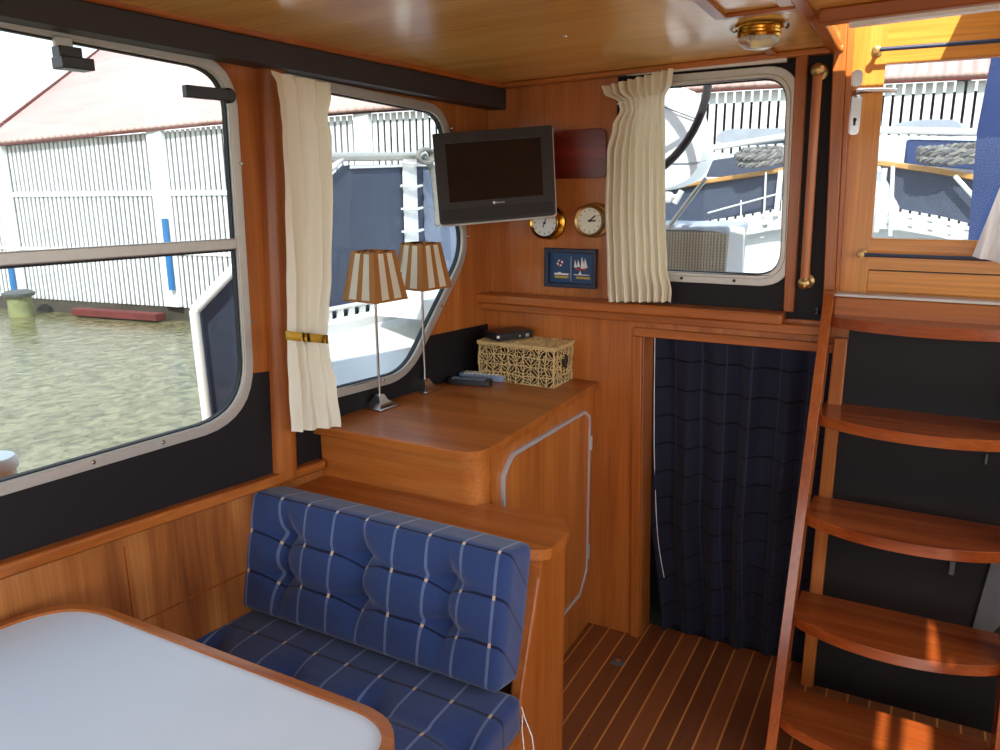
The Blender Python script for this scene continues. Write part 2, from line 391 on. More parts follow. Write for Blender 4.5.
# horizontal wooden rail, half-round post, wainscot
def wall_bar(y0, z0a, z0b, y1, z1a, z1b, t, off=0):
    a = [W(y0, z0a, off), W(y0, z0b, off), W(y1, z1b, off), W(y1, z1a, off)]; return MB().plate([a], LN*t)
struct('trim_2', wall_bar(YB, .885, .925, 1.60, .775, .803, .032), 'trim_y', bevel=.006)
mb = MB(); pr = []
for k in range(13):
    a = PI*k/12; pr.append(W(1.474, .79, 0)+LF*(-.037*math.cos(a))+LN*(.038*math.sin(a)))
struct('trim_3', MB().plate([pr], V((0, 0, 1.04))+LF*.050), 'trim_z', angle=60)
struct('trim_4', MB().plate([[W(YB, 0, 0), W(1.7, 0, 0), W(1.7, .78, 0), W(YB, .89, 0)]], LN*.012), 'wain')
# seams of the wainscot and the lower batten
mb = MB()
for y in (1.02,): mb.obox(W(y, .62, .0125), LF*.0015, LN*.001, V((0, 0, .3)))
mb.obox(W(1.2, .575, .013), LF*.6, LN*.003, V((0, 0, .0025)))
struct('trim_5', mb, 'ladder_z')
# black header beam and the ceiling strip over it
b0 = lambda y: 1.841-(y-.897)*.034
t0 = lambda y: 1.894-(y-.9)*.027
mb = MB().plate([[W(YB, b0(YB), .0), W(YB, t0(YB), .0), W(2.45, t0(2.45), .0), W(2.45, b0(2.45), .0)]], LN*.065)
struct('trim_6', mb, 'beam_black', bevel=.003)
mb = MB().plate([[W(YB, t0(YB), .04), W(YB, t0(YB)+.03, .04), W(2.43, t0(2.43)+.03, .04), W(2.43, t0(2.43), .04)]], LN*.03)
struct('trim_7', mb, 'trim_y', bevel=.005)

# bulkhead, lower part with doorway
DX0, DX1, DZ = -.735, -.20, 1.072
mb = MB().plate([[V((-1.40, 2.40, 0)), V((-.742, 2.40, 0)), V((-.772, 2.40, DZ)), V((DX1, 2.40, DZ)), V((DX1, 2.40, 0)), V((-.165, 2.40, 0)), V((-.165, 2.40, 1.16)), V((-1.40, 2.40, 1.16))]], V((0, .09, 0)))
struct('wall_back', mb, 'teak_z')
# upper bulkhead set back a little, with the window opening
w3o = [(-.84, 1.250), (-.336, 1.250), (-.360, 1.866), (-.84, 1.858)]
w3r = [.09, .09, .085, .085]
def w3(d, y): return rpoly([V((x, y, z)) for x, z in offs(w3o, d)], [max(.02, q-d*.7) for q in w3r], 8)
mb = MB().plate([[V((-1.40, 2.425, 1.14)), V((-.24, 2.425, 1.14)), V((-.24, 2.425, 2.12)), V((-1.40, 2.425, 2.0))], w3(.012, 2.425)], V((0, .06, 0)))
struct('wall_back_upper', mb, 'teak_z')['kind'] = 'structure'
# black lining round the window and behind the grab rail
mb = MB().plate([[V((-.89, 2.421, 1.17)), V((-.243, 2.421, 1.15)), V((-.243, 2.421, 1.885)), V((-.89, 2.421, 1.872))], w3(.012, 2.421)], V((0, .004, 0)))
struct('trim_8', mb, 'black_vinyl')
# white curtain track above that window
mb = MB().obox((-.625, 2.405, 1.875), V((.46, 0, .006)), V((0, .016, 0)), V((0, 0, .014)))
struct('trim_9', mb, 'white_plastic')
# ledge: upper cap and lower moulding
mb = MB().box(-1.372, -.343, 2.345, 2.43, 1.148, 1.180)
struct('trim_10', mb, 'trim_x', bevel=.008, seg=3)
mb = MB().box(-1.372, -.240, 2.372, 2.425, 1.120, 1.148).box(-.343, -.24, 2.385, 2.425, 1.12, 1.15)
struct('trim_11', mb, 'trim_x', bevel=.006, seg=3)
# doorway lining: header trim, left trim and jamb
mb = MB().box(-.803, -.19, 2.386, 2.40, DZ, 1.100)
struct('trim_12', mb, 'trim_x', bevel=.003)
mb = MB().plate([[V((-.776, 2.386, 0)), V((-.743, 2.386, 0)), V((-.773, 2.386, DZ)), V((-.803, 2.386, DZ))]], V((0, .014, 0)))
struct('trim_13', mb, 'trim_z', bevel=.003)
mb = MB().plate([[V((-.745, 2.3995, 0)), V((-.740, 2.3995, 0)), V((-.769, 2.3995, DZ)), V((-.775, 2.3995, DZ))]], V((0, .10, 0)))
struct('trim_14', mb, 'trim_z', bevel=.002)
# strip of wood right of the window; strip behind the ladder; black sheet under the door
struct('trim_15', MB().plate([[V((-.352, 2.402, 1.18)), V((-.322, 2.402, 1.18)), V((-.340, 2.402, 1.89)), V((-.372, 2.402, 1.89))]], V((0, .022, 0))), 'trim_z', bevel=.003)
struct('trim_16', MB().box(-.205, -.168, 2.372, 2.40, 0, 1.12), 'trim_z', bevel=.003)
mb = MB().box(-.168, XR, 2.392, 2.44, 0, 1.155)
struct('wall_under_door', mb, 'black_felt')['kind'] = 'structure'
struct('trim_17', MB().box(-.236, XR, 2.385, 2.40, 1.150, 1.165), 'trim_x')
# ceiling with companionway opening and unseen holes added behind: one for daylight, slits for sun on the treads
def cp(x, y): return V((x, y, CEIL(x, y)))
HX, HY = -.262, 1.985
mb = MB().plate([[cp(-1.75, YB), cp(XR, YB), cp(XR, HY), cp(HX, HY), cp(HX, 2.43), cp(-1.40, 2.43)],
                 [cp(.34, -1.4), cp(1.20, -1.4), cp(1.20, -.08), cp(.34, -.08)], [cp(.668, .08), cp(.698, .08), cp(.698, .32), cp(.668, .32)], [cp(.728, .08), cp(.80, .08), cp(.80, .26), cp(.728, .32)], [cp(.664, .385), cp(.698, .385), cp(.688, .55), cp(.664, .66)], [cp(.712, .385), cp(.730, .385), cp(.712, .52)]], V((0, 0, .03)))
struct('ceiling', mb, 'ceil_ply')
def cbar(x0, y0, x1, y1, w, t, drop=0):
    a = cp(x0, y0); b = cp(x1, y1); d = (b-a).normalized(); n = V((-d.y, d.x, 0)).normalized()*w
    return MB().obox((a+b)/2-V((0, 0, t/2+drop)), b-a, n, V((0, 0, t)))
struct('trim_18', cbar(-1.33, 2.402, -.25, 2.402, .035, .016), 'trim_x', bevel=.004)
struct('trim_19', cbar(-.455, -1.2, -.455, 1.885, .028, .009), 'trim_y', bevel=.003)
struct('trim_20', cbar(-.455, 1.885, -.297, 1.885, .028, .009), 'trim_x', bevel=.003)
struct('trim_21', cbar(-.284, -1.2, -.284, 1.965, .028, .009), 'trim_y', bevel=.003)
struct('trim_22', cbar(-.43, 2.17, -.43, 2.385, .026, .009), 'trim_y', bevel=.003)
struct('trim_23', cbar(-.315, -1.2, -.315, 1.87, .028, .004), 'white')
# beam at the front of the opening, with its pale lower strip
mb = MB().obox((.49, 1.965, CEIL(.49, 1.965)-.015), V((1.50, 0, .032*1.5)), V((0, .045, 0)), V((0, 0, .030)))
struct('trim_24', mb, 'trim_x', bevel=.004)
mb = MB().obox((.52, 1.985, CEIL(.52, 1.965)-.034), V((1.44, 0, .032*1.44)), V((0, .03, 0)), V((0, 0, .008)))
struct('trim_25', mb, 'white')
# left side of the opening (slanting strip + upright cheek) and unseen lid with front blocker, shaped to bound the sun on the door
mb = MB().obox((HX-.008, 2.21, CEIL(HX, 2.21)-.006), V((.028, 0, 0)), V((0, .45, -.012)), V((0, 0, .022)))
struct('trim_26', mb, 'trim_y', bevel=.003)
struct('trim_27', MB().box(HX-.03, HX-.006, 1.99, 2.46, 1.90, 2.11), 'teak_y')
mb = MB().box(.075, XR, 1.9, 2.50, 2.10, 2.13).box(-.32, .075, 1.90, 2.10, 2.10, 2.13).box(-.3, XR, 1.90, 1.92, 1.95, 2.10)
struct('trim_28', mb, 'teak_x')
# far sides of the cabin, out of the picture: right wall with big windows, open doors aft
RH = [V((XR, -1.35, .90)), V((XR, 2.2, .90)), V((XR, 2.2, 1.86)), V((XR, -1.35, 1.86))]
struct('wall_right', MB().plate([[V((XR, YB, 0)), V((XR, 2.44, 0)), V((XR, 2.44, 2.1)), V((XR, YB, 2.1))], RH], V((.05, 0, 0))), 'teak_z')
mb = MB().plate([[V((-1.8, YB, 0)), V((XR, YB, 0)), V((XR, YB, 2.1)), V((-1.8, YB, 2.0))],
                 [V((-1.6, YB, .85)), V((1.2, YB, .85)), V((1.2, YB, 1.84)), V((-1.6, YB, 1.82))]], V((0, -.05, 0)))
struct('wall_rear', mb, 'teak_z')
# dark cabin beyond the curtain
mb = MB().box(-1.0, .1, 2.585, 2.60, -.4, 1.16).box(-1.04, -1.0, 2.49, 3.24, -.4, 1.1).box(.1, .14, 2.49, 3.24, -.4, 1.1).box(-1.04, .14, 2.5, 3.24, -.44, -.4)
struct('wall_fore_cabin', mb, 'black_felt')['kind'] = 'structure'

# ------------------------------------------------------------------ windows
def win_frame(name, loops_o, loops_i, n, t, back, parent=None):
    return
def ring(lo, li, vec): return MB().plate([lo, li], vec)
# window 1
F1 = struct('window_1', ring(wloop(w1o, w1r, 0, .002), wloop(w1o, w1r, .022, .002), LN*.008), 'alu', bevel=.003)
WL['x'] = V((0, 0, 0))
build('window_frame', ring(wloop(w1o, w1r, .016, -.014), wloop(w1o, w1r, .025, -.014), LN*.022), 'alu', F1, bevel=.003)
build('gasket', ring(wloop(w1o, w1r, .024, -.014), wloop(w1o, w1r, .028, -.014), LN*.014), 'gasket', F1)
i1 = wloop(w1o, w1r, .025, -.010)
build('pane', MB().plate([i1], LN*-.004), 'pane_glass', F1)
mb = MB().plate([[W(-.22, 1.412, -.009), W(1.388, 1.400, -.009), W(1.390, 1.426, -.009), W(-.22, 1.440, -.009)]], LN*.014)
build('glazing_bar', mb, 'alu', F1, bevel=.003)
mb = MB().plate([[W(-.22, 1.406, -.009), W(1.386, 1.395, -.009), W(1.386, 1.400, -.009), W(-.22, 1.412, -.009)]], LN*.008)
build('bar_gasket', mb, 'gasket', F1)
mb = MB()
for y in (.35, .72, .98, 1.14): mb.lathe(W(y, .980, .010), LN, [(.005, 0), (.005, .003), (.003, .005), (0, .005)], 10)
mb.lathe(W(1.408, 1.22, .010), LN, [(.005, 0), (.004, .004), (0, .004)], 10).lathe(W(1.412, 1.6, .010), LN, [(.005, 0), (.004, .004), (0, .004)], 10)
build('screws', mb, 'steel', F1)['kind'] = 'stuff'
# latches
a = Wp(63, 45, .012); mb = MB()
mb.obox(a+V((0, 0, .004)), LF*.035, LN*.010, V((0, 0, .022)), 1)
mb.obox(a+LN*.012+V((0, 0, -.016)), LF*.044, LN*.030, V((0, 0, .022)))
mb.obox(a+LN*.022+LF*.004+V((0, 0, -.036)), LF*.062, LN*.042, V((0, 0, .022)))
build('latch', mb, ['black_plastic', 'alu'], F1, bevel=.002)
a = Wp(225, 96, .012); mb = MB().lathe(a, LN, [(.017, 0), (.017, .018), (.014, .022), (0, .022)], 20)
mb.obox(a+LN*.016-LF*.060, LF*.110, LN*.018, V((0, 0, .026)))
build('latch', mb, 'black_plastic', F1, bevel=.002)
# window 2
F2 = struct('window_2', ring(wloop(w2o, w2r, 0, .002), wloop(w2o, w2r, .022, .002), LN*.008), 'alu', bevel=.003)
build('window_frame', ring(wloop(w2o, w2r, .016, -.014), wloop(w2o, w2r, .025, -.014), LN*.022), 'alu', F2, bevel=.003)
build('gasket', ring(wloop(w2o, w2r, .024, -.014), wloop(w2o, w2r, .028, -.014), LN*.014), 'gasket', F2)
build('pane', MB().plate([wloop(w2o, w2r, .025, -.010)], LN*-.004), 'pane_glass', F2)
mb = MB()
for y, z in ((2.21, 1.72), (2.285, 1.38), (2.14, 1.165), (1.86, .975)): mb.lathe(W(y, z, .010), LN, [(.005, 0), (.005, .003), (.003, .005), (0, .005)], 10)
build('screws', mb, 'steel', F2)['kind'] = 'stuff'
# window 3
F3 = struct('window_3', ring(w3(0, 2.419), w3(.026, 2.419), V((0, -.008, 0))), 'alu', bevel=.003)
build('window_frame', ring(w3(.020, 2.435), w3(.032, 2.435), V((0, -.028, 0))), 'alu', F3, bevel=.003)
build('gasket', ring(w3(.031, 2.435), w3(.0355, 2.435), V((0, -.014, 0))), 'gasket', F3)
build('pane', MB().plate([w3(.032, 2.430)], V((0, .004, 0))), 'pane_glass', F3)
mb = MB()
for x, z in ((-.363, 1.74), (-.354, 1.40), (-.50, 1.262), (-.66, 1.262)): mb.lathe((x, 2.411, z), (0, -1, 0), [(.005, 0), (.004, .004), (0, .004)], 10)
build('screws', mb, 'gasket', F3)['kind'] = 'stuff'

# ------------------------------------------------------------------ companionway door
YD = 2.43
gl = [V((-.151, YD, 1.851)), V((.50, YD, 1.851)), V((.50, YD, 1.397)), V((-.138, YD, 1.397))]
dl = [V((-.213, YD, 1.245)), V((.60, YD, 1.245)), V((.60, YD, 2.08)), V((-.252, YD, 2.08))]
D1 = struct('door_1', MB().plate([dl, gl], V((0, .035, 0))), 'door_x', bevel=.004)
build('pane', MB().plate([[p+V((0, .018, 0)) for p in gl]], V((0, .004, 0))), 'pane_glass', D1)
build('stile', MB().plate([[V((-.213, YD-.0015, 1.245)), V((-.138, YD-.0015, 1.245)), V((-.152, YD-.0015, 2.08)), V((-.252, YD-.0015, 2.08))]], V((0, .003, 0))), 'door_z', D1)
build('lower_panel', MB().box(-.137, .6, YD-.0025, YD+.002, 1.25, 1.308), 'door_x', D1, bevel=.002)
build('groove', MB().box(-.137, .6, YD-.001, YD+.002, 1.308, 1.3115), 'gasket', D1)
# handle set
m = ony(855.5, 112, YD-.003); mb = MB().plate([rpoly([m+V((-.0135, 0, -.060)), m+V((.0135, 0, -.060)), m+V((.0135, 0, .048)), m+V((-.0135, 0, .048))], .012)], V((0, .004, 0)))
hp = build('handle_plate', mb, 'steel', D1, bevel=.001)
mb = MB().box(m.x-.003, m.x+.003, m.y-.0005, m.y+.001, m.z-.035, m.z-.015).lathe(m+V((0, 0, -.02)), (0, -1, 0), [(.005, 0), (.005, .001), (0, .001)], 12)
build('keyhole', mb, 'gasket', hp)
h = m+V((-.002, 0, .046)); mb = MB().tube([h, h+V((0, -.03, .0)), h+V((.006, -.04, .003)), h+V((.03, -.042, .004)), h+V((.065, -.042, .003)), h+V((.10, -.040, .000))], [.010, .008, .008, .0075, .007, .006], 12)
build('handle', mb, 'steel', D1)
n = ony(857, 79, YD-.003); build('escutcheon', MB().plate([rpoly([n+V((-.014, 0, -.020)), n+V((.014, 0, -.020)), n+V((.014, 0, .024)), n+V((-.014, 0, .024))], .014)], V((0, .003, 0))), 'steel', D1, bevel=.001)
# curtain rods of the door
def rod(name, u, v, mat, lab):
    p = ony(u, v, YD-.04); t = thing(name, p, lab, 'curtain rod')
    build('rod', MB().tube([p, p+V((.72, 0, -.002))], .0055, 12), mat, t)
    build('bracket', MB().lathe(p+V((.01, .038, 0)), (0, -1, 0), [(.013, 0), (.013, .004), (.006, .006), (.006, .03), (.009, .032), (.009, .044), (0, .046)], 16), 'dull_brass', t)
    return t
rod('curtain_rod', 872, 50, 'navy_frame', 'upper dark curtain rod across the top of the companionway door')
rod('curtain_rod', 857, 254.5, 'navy_frame', 'lower dark curtain rod under the pane of the companionway door')
# door frame left, sill
struct('trim_29', MB().plate([[V((-.243, 2.392, 1.165)), V((-.213, 2.392, 1.165)), V((-.252, 2.392, 2.08)), V((-.285, 2.392, 2.08))]], V((0, .05, 0))), 'trim_z', bevel=.003)
struct('trim_30', MB().plate([[V((-.213, 2.405, 1.165)), V((-.203, 2.405, 1.165)), V((-.236, 2.405, 2.08)), V((-.252, 2.405, 2.08))]], V((0, .03, 0))), 'teak_z', bevel=.002)
struct('trim_31', MB().box(-.213, XR, 2.372, 2.47, 1.150, 1.238), 'trim_x', bevel=.004)
struct('trim_32', MB().box(-.213, XR, 2.366, 2.47, 1.238, 1.247), 'alu', bevel=.002)

# ================================================================== FURNITURE
# --- ladder
LX0, LX1 = -.212, .272
def ly(z): return 2.325-(1.187-z)*.345
T = thing('companionway_ladder', (.03, 2.1, 0), 'steep varnished wooden ladder with curved treads under the companionway door', 'ladder')
for sx, x0 in ((0, LX0-.026), (1, LX1)):
    pr = [V((x0, ly(0)-.01, 0)), V((x0, ly(0)+.085, 0)), V((x0, ly(1.2)+.075, 1.2)), V((x0, ly(1.23)+.055, 1.248)), V((x0, ly(1.235)+.01, 1.262)), V((x0, ly(1.235)-.010, 1.235))]
    build('stringer', MB().plate([rpoly(pr, [0, 0, 0, .02, .02, .01], 4)], V((.026, 0, 0))), 'ladder_z', T, bevel=.007, seg=3)
for i, z in enumerate((1.187, .927, .667, .407, .147)):
    f = ly(z)+.008; b = f+.15 if i else 2.384; pts = [V((LX0, b, z)), V((LX0, f, z))]
    bulge = .075 if i else .065
    for k in range(1, 24):
        t = k/24; pts.append(V((LX0+(LX1-LX0)*t, f-bulge*(1-(2*t-1)**2)**.85, z)))
    pts += [V((LX1, f, z)), V((LX1, b, z))]
    build('tread', MB().plate([pts], V((0, 0, -.030))), 'ladder_x', T, bevel=.007, seg=3)
# --- gray bracket and little hooks behind the ladder
a = [ony(1003, 560, 2.38), ony(1003, 600, 2.38), ony(990, 640, 2.38), ony(972, 640, 2.38)]
mb = MB().plate([[V((.255, 2.375, .60)), V((.34, 2.375, .60)), V((.31, 2.375, .38)), V((.265, 2.375, .30)), V((.225, 2.375, .30))]], V((0, .014, 0)))
tag(build('bracket', mb, 'grey_paint', bevel=.002), 'grey painted metal bracket on the black sheet behind the ladder', 'bracket')
p = ony(952, 566, 2.388); tag(build('hook', MB().box(p.x-.007, p.x+.007, 2.374, 2.390, p.z-.022, p.z+.018), 'grey_paint', bevel=.002), 'small grey clip on the black sheet below the third tread', 'clip')
p = ony(986, 458, 2.388); tag(build('hook', MB().box(p.x-.003, p.x+.003, 2.376, 2.390, p.z-.014, p.z+.014), 'grey_paint', bevel=.001), 'thin grey hook on the black sheet below the second tread', 'hook')

# --- cabinet
T = thing('corner_cabinet', (-1.2, 2.0, 0), 'varnished wooden corner cabinet with rounded top under the television', 'cabinet')
body = rpoly([V((-1.438, 1.605, .0)), V((-.930, 1.605, .0)), V((-.942, 2.398, .0)), V((-1.352, 2.398, .0))], [0, .055, 0, 0], 8)
build('body', MB().plate([body], V((0, 0, .88))), 'teak_x', T, angle=50)
top = rpoly([V((-1.441, 1.578, .880)), V((-.912, 1.574, .880)), V((-.920, 2.398, .880)), V((-1.352, 2.398, .880))], [0, .07, 0, 0], 8)
build('worktop', MB().plate([top], V((0, 0, .025))), 'trim_x', T, bevel=.008, seg=3)
# side cladding with vertical grain
def cs(y, z, off=0.0): return V((-.930-(y-1.605)*.0151+off, y, z))
build('side_panel', MB().plate([[cs(1.668, 0, .001), cs(2.397, 0, .001), cs(2.397, .878, .001), cs(1.668, .878, .001)]], V((.004, 0, 0))), 'teak_z', T)
dp = [(1.722, .36), (1.722, .795), (1.80, .84), (2.305, .81), (2.350, .77), (2.352, .205), (2.30, .165), (1.77, .165)]
dp = [(1.722, .25), (1.722, .800), (1.775, .842), (2.300, .822), (2.350, .790), (2.352, .235), (2.29, .170), (1.80, .170)]
dlp = rpoly([cs(y, z, .005) for y, z in dp], [.016]*8, 5)
door = build('door', MB().plate([dlp], V((.006, 0, 0))), 'teak_z', T)
def cso(d): return rpoly([cs(y, z, .005) for y, z in offs(dp, d)], [.016]*8, 5)
build('door_trim', MB().plate([cso(-.006), cso(.005)], V((.010, 0, 0))), 'alu_trim', door, bevel=.002)
for z in (.70, .30):
    c = cs(2.362, z, .012); build('hinge', MB().obox(c, (.006, 0, 0), (0, .022, 0), (0, 0, .05)).tube([c+V((.004, -.004, -.025)), c+V((.004, -.004, .025))], .004, 8), 'alu', door)
# plug hole cover on the worktop
p = onz(493, 402, .905); tag(build('plug_cover', MB().lathe(p, (0, 0, 1), [(.022, 0), (.022, .0015), (.019, .002), (0, .002)], 24), 'trim_x'), 'small round wooden plug set in the cabinet top', 'plug')

# --- bench
T = thing('bench_seat', (-1.1, 1.5, 0), 'built-in wooden bench with backboard and capped end panel by cabinet', 'bench')
cap = rpoly([V((-1.49, 1.452, .725)), V((-.718, 1.452, .725)), V((-.672, 1.475, .725)), V((-.672, 1.590, .725)), V((-.715, 1.650, .725)), V((-1.45, 1.63, .725))], [0, .01, .015, .02, .03, 0], 4)
build('cap_board', MB().plate([cap], V((0, 0, .026))), 'trim_x', T, bevel=.007, seg=3)
build('backboard', MB().plate([[V((-1.52, 1.39, 0)), V((-1.49, 1.465, .725)), V((-1.49, 1.50, .725)), V((-1.52, 1.50, 0))]], V((.80, 0, 0))), 'teak_x', T)
ck = [V((-.722, 1.10, 0)), V((-.722, 1.10, .39)), V((-.722, 1.36, .40)), V((-.722, 1.475, .725)), V((-.722, 1.608, .725)), V((-.722, 1.608, 0))]
build('end_panel', MB().plate([ck], V((.032, 0, 0))), 'trim_z', T, bevel=.006, seg=3)
build('seat_base', MB().plate([[V((-1.64, .35, 0)), V((-.692, .35, 0)), V((-.692, 1.36, 0)), V((-1.53, 1.385, 0))]], V((0, 0, .365))), 'teak_x', T)
build('seat_rail', MB().box(-.692, -.664, .35, 1.37, .0, .378), 'trim_y', T, bevel=.008, seg=3)

# cushions
def cushion(name, O, ax, ay, az, lx, ly_, lz, nx, ny, nz, tuft, round_=.035, uvf=None, mat='plaid', puff=.0):
    """box cushion; ax/ay span the face, az the thickness; tuft(x,y)->dent depth on the front face"""
    me = {}; mb = MB(); ax, ay, az = V(ax), V(ay), V(az)
    def P(u, v, w):
        x, y, z = u*lx, v*ly_, w*lz
        # rounded box
        r = round_; c = V((min(max(x, r), lx-r), min(max(y, r), ly_-r), min(max(z, r*.9), lz-r*.9)))
        d = V((x, y, z))-c
        if d.length > 1e-6:
            m = max(abs(d.x), abs(d.y), abs(d.z)); d = d.normalized()*m
        q = c+d
        e = (math.sin(PI*min(1, max(0, u)))**.5)*(math.sin(PI*min(1, max(0, v)))**.5)
        q.z += (tuft(q.x, q.y)*w + puff*e*w)
        return O+ax*q.x+ay*q.y+az*q.z, q
    def face(fn, na, nb):
        G = []; U = []
        for i in range(na+1):
            r = []; ur = []
            for j in range(nb+1):
                p, q = P(*fn(i/na, j/nb)); r.append(p); ur.append(uvf(q))
            G.append(r); U.append(ur)
        mb.grid(G, 0, True, U)
    face(lambda a, b: (a, b, 1), nx, ny); face(lambda a, b: (a, b, 0), nx, ny)
    face(lambda a, b: (a, 0, b), nx, nz); face(lambda a, b: (a, 1, b), nx, nz)
    face(lambda a, b: (0, a, b), ny, nz); face(lambda a, b: (1, a, b), ny, nz)
    return mb
def dents(pts, dep, s):
    def f(x, y):
        v = 0
        for a, b in pts:
            d2 = (x-a)**2+(y-b)**2; v -= dep*math.exp(-d2/(s*s))
            v -= dep*.45*math.exp(-((y-b)**2)/(s*s*.10))*math.exp(-((x-a)**2)/(s*s*5))
            v -= dep*.35*math.exp(-((x-a)**2)/(s*s*.10))*math.exp(-((y-b)**2)/(s*s*4))
        return v
    return f
# back cushion: local x along +X, y up the backboard, z towards the table
bo = V((-1.505, 1.418, .452)); bx = V((1, -.012, 0)).normalized(); by = V((0.0, .070, .325)).normalized(); bz = bx.cross(by); bz = -bz if bz.y > 0 else bz
bu = lambda q: (q.x, q.y+max(0, .115-q.z)*0+.0 if q.y < .32 else q.y+(.12-q.z)*.0)
mb = cushion('x', bo, bx, by, bz, .795, .315, .115, 90, 44, 10, dents([(.155, .215), (.395, .215), (.635, .215), (.155, .11), (.395, .11), (.635, .11)], .034, .042), .020, lambda q: (q.x, q.y+max(0, .115-q.z)), puff=.012)
BC = tag(build('back_cushion', mb, 'plaid', angle=80), 'blue plaid tufted back cushion leaning upright on the bench backboard', 'cushion')
# piping seams on the back cushion
# seat cushion
so = V((-1.60, .42, .366)); st = dents([(.16, .74), (.40, .74), (.64, .74), (.88, .74), (.16, .5), (.40, .5), (.64, .5), (.88, .5)], .022, .045)
plaid_mat('plaid_seat', (42, 58, 102), (96, 110, 146), (22, 28, 56), .096, .115, .03, .03, (190, 160, 130), wx=.035)
mb = cushion('x', so, V((1, 0, 0)), V((0, 1, 0)), V((0, 0, 1)), .925, .93, .092, 60, 60, 8, st, .022, lambda q: (q.x, q.y), puff=.006)
for i, p in enumerate(mb.v):
    lim = W(p.y, 0).x+.012
    if p.x < lim: mb.v[i] = V((lim+(p.x+1.6)*.05, p.y, p.z))
SC = tag(build('seat_cushion', mb, 'plaid_seat', angle=80), 'dark blue plaid seat cushion lying flat on the bench', 'cushion')
c = V((-.672, 1.335, .44)); mb = MB()
pts = [c, c+V((.012, -.012, -.012)), c+V((.040, -.03, -.040)), c+V((.050, -.04, -.070)), c+V((.040, -.045, -.082)), c+V((.026, -.04, -.072)), c+V((.012, -.022, -.04)), c+V((.006, -.008, -.012))]
build('cord_loop', MB().tube(pts, .0013, 6), 'white', SC)['label'] = 'thin white cord loop at the corner'

# --- table
T = thing('saloon_table', (-1.0, .4, 0), 'white topped saloon table with rounded wooden edge in front of bench', 'table')
tp = [V((W(-.15, 0).x+.07, -.15, .70)), V((-.60, -.15, .70)), V((-.617, .868, .70)), V((W(.868, 0).x+.055, .868, .70))]
tpo = rpoly(tp, [.03, .03, .10, .13], 10)
flat = [(p.x, p.y) for p in tp]; tin = rpoly([V((x, y, .70)) for x, y in offs(flat, .016)], [.02, .02, .092, .12], 10)
build('tabletop', MB().plate([[V((p.x, p.y, .702)) for p in tin]], V((0, 0, .026))), 'laminate', T)
build('edge_trim', MB().plate([tpo, tin], V((0, 0, .034))), 'trim_x', T, bevel=.004, seg=3)
build('leg', MB().lathe((-1.05, .35, 0), (0, 0, 1), [(.16, 0), (.16, .015), (.05, .03), (.038, .06), (.038, .66), (.10, .69), (.10, .70)], 28), 'alu', T)

# ================================================================== SMALL THINGS ON THE CABINET
def pyramid_lamp(p, ang, hgt, label, sw=.066, stw=.047):
    T = thing('table_lamp', p, label, 'lamp', None); ca, sa = math.cos(ang), math.sin(ang)
    def R(x, y, z): return p+V((x*ca-y*sa, x*sa+y*ca, z))
    def frus(mb, a, z0, b, z1, mi=0):
        q = [R(-a, -a, z0), R(a, -a, z0), R(a, a, z0), R(-a, a, z0), R(-b, -b, z1), R(b, -b, z1), R(b, b, z1), R(-b, b, z1)]
        mb.add(q, [(3, 2, 1, 0), (4, 5, 6, 7), (0, 1, 5, 4), (1, 2, 6, 5), (2, 3, 7, 6), (3, 0, 4, 7)], mi)
    mb = MB(); frus(mb, .043, 0, .043, .007); frus(mb, .040, .007, .018, .022); frus(mb, .018, .022, .010, .040)
    build('base', mb, 'steel', T, bevel=.001)
    zt = hgt-.155
    build('pole', MB().tube([p+V((0, 0, .036)), p+V((0, 0, hgt-.05))], .0042, 10).lathe(p+V((0, 0, hgt-.07)), (0, 0, 1), [(.012, 0), (.012, .035), (.006, .04), (0, .04)], 12), 'steel', T)
    # shade: brown pyramid shell, two pale stripes in each face
    mb = MB(); z0, z1 = hgt-.140, hgt; c4 = [(-1, -1), (1, -1), (1, 1), (-1, 1)]
    def S(k, t, h):   # point on face k, t across (0..1), h up (0..1)
        w = sw+(stw*.92-sw)*h; a, b = c4[k], c4[(k+1) % 4]
        return R((a[0]+(b[0]-a[0])*t)*w, (a[1]+(b[1]-a[1])*t)*w, z0+(z1-z0)*h)
    ts = [0, .19, .42, .58, .81, 1]; hs = [0, .045, .955, 1]
    for k in range(4):
        for i in range(5):
            for j in range(3):
                mi = 1 if (i in (1, 3) and j == 1) else 0
                mb.add([S(k, ts[i], hs[j]), S(k, ts[i+1], hs[j]), S(k, ts[i+1], hs[j+1]), S(k, ts[i], hs[j+1])], [(0, 1, 2, 3)], mi)
    build('lamp_shade', mb, ['shade_brown', 'shade_cream'], T, solid=.0016)
    mb = MB()
    for a in (0, 1): mb.tube([R((-1)**a*stw*.9, -stw*.9, z1-.004), p+V((0, 0, z1-.012)), R(-(-1)**a*stw*.9, stw*.9, z1-.004)], .0012, 6)
    mb.tube([p+V((0, 0, hgt-.05)), p+V((0, 0, z1-.012))], .002, 6)
    build('shade_carrier', mb, 'brass', T)
    return T
l1 = onz(380, 407, .9055); l2 = onz(425, 390, .9055); l2.x -= .0
pyramid_lamp(l1, math.radians(-7), .462, 'nearer table lamp with brown and cream striped shade, beside the curtain')
pyramid_lamp(l2, math.radians(-9), .470, 'farther table lamp with brown and cream striped shade, below the television')
def smooth(pts, n=8):
    pts = [V(p) for p in pts]; out = []
    for i in range(len(pts)-1):
        a, b, c, d = pts[max(0, i-1)], pts[i], pts[i+1], pts[min(len(pts)-1, i+2)]
        for k in range(n):
            t = k/n; out.append(.5*((2*b)+(c-a)*t+(2*a-5*b+4*c-d)*t*t+(3*b-a-3*c+d)*t**3))
    return out+[pts[-1]]
def Z(u, v, h=.909): return onz(u, v, h)
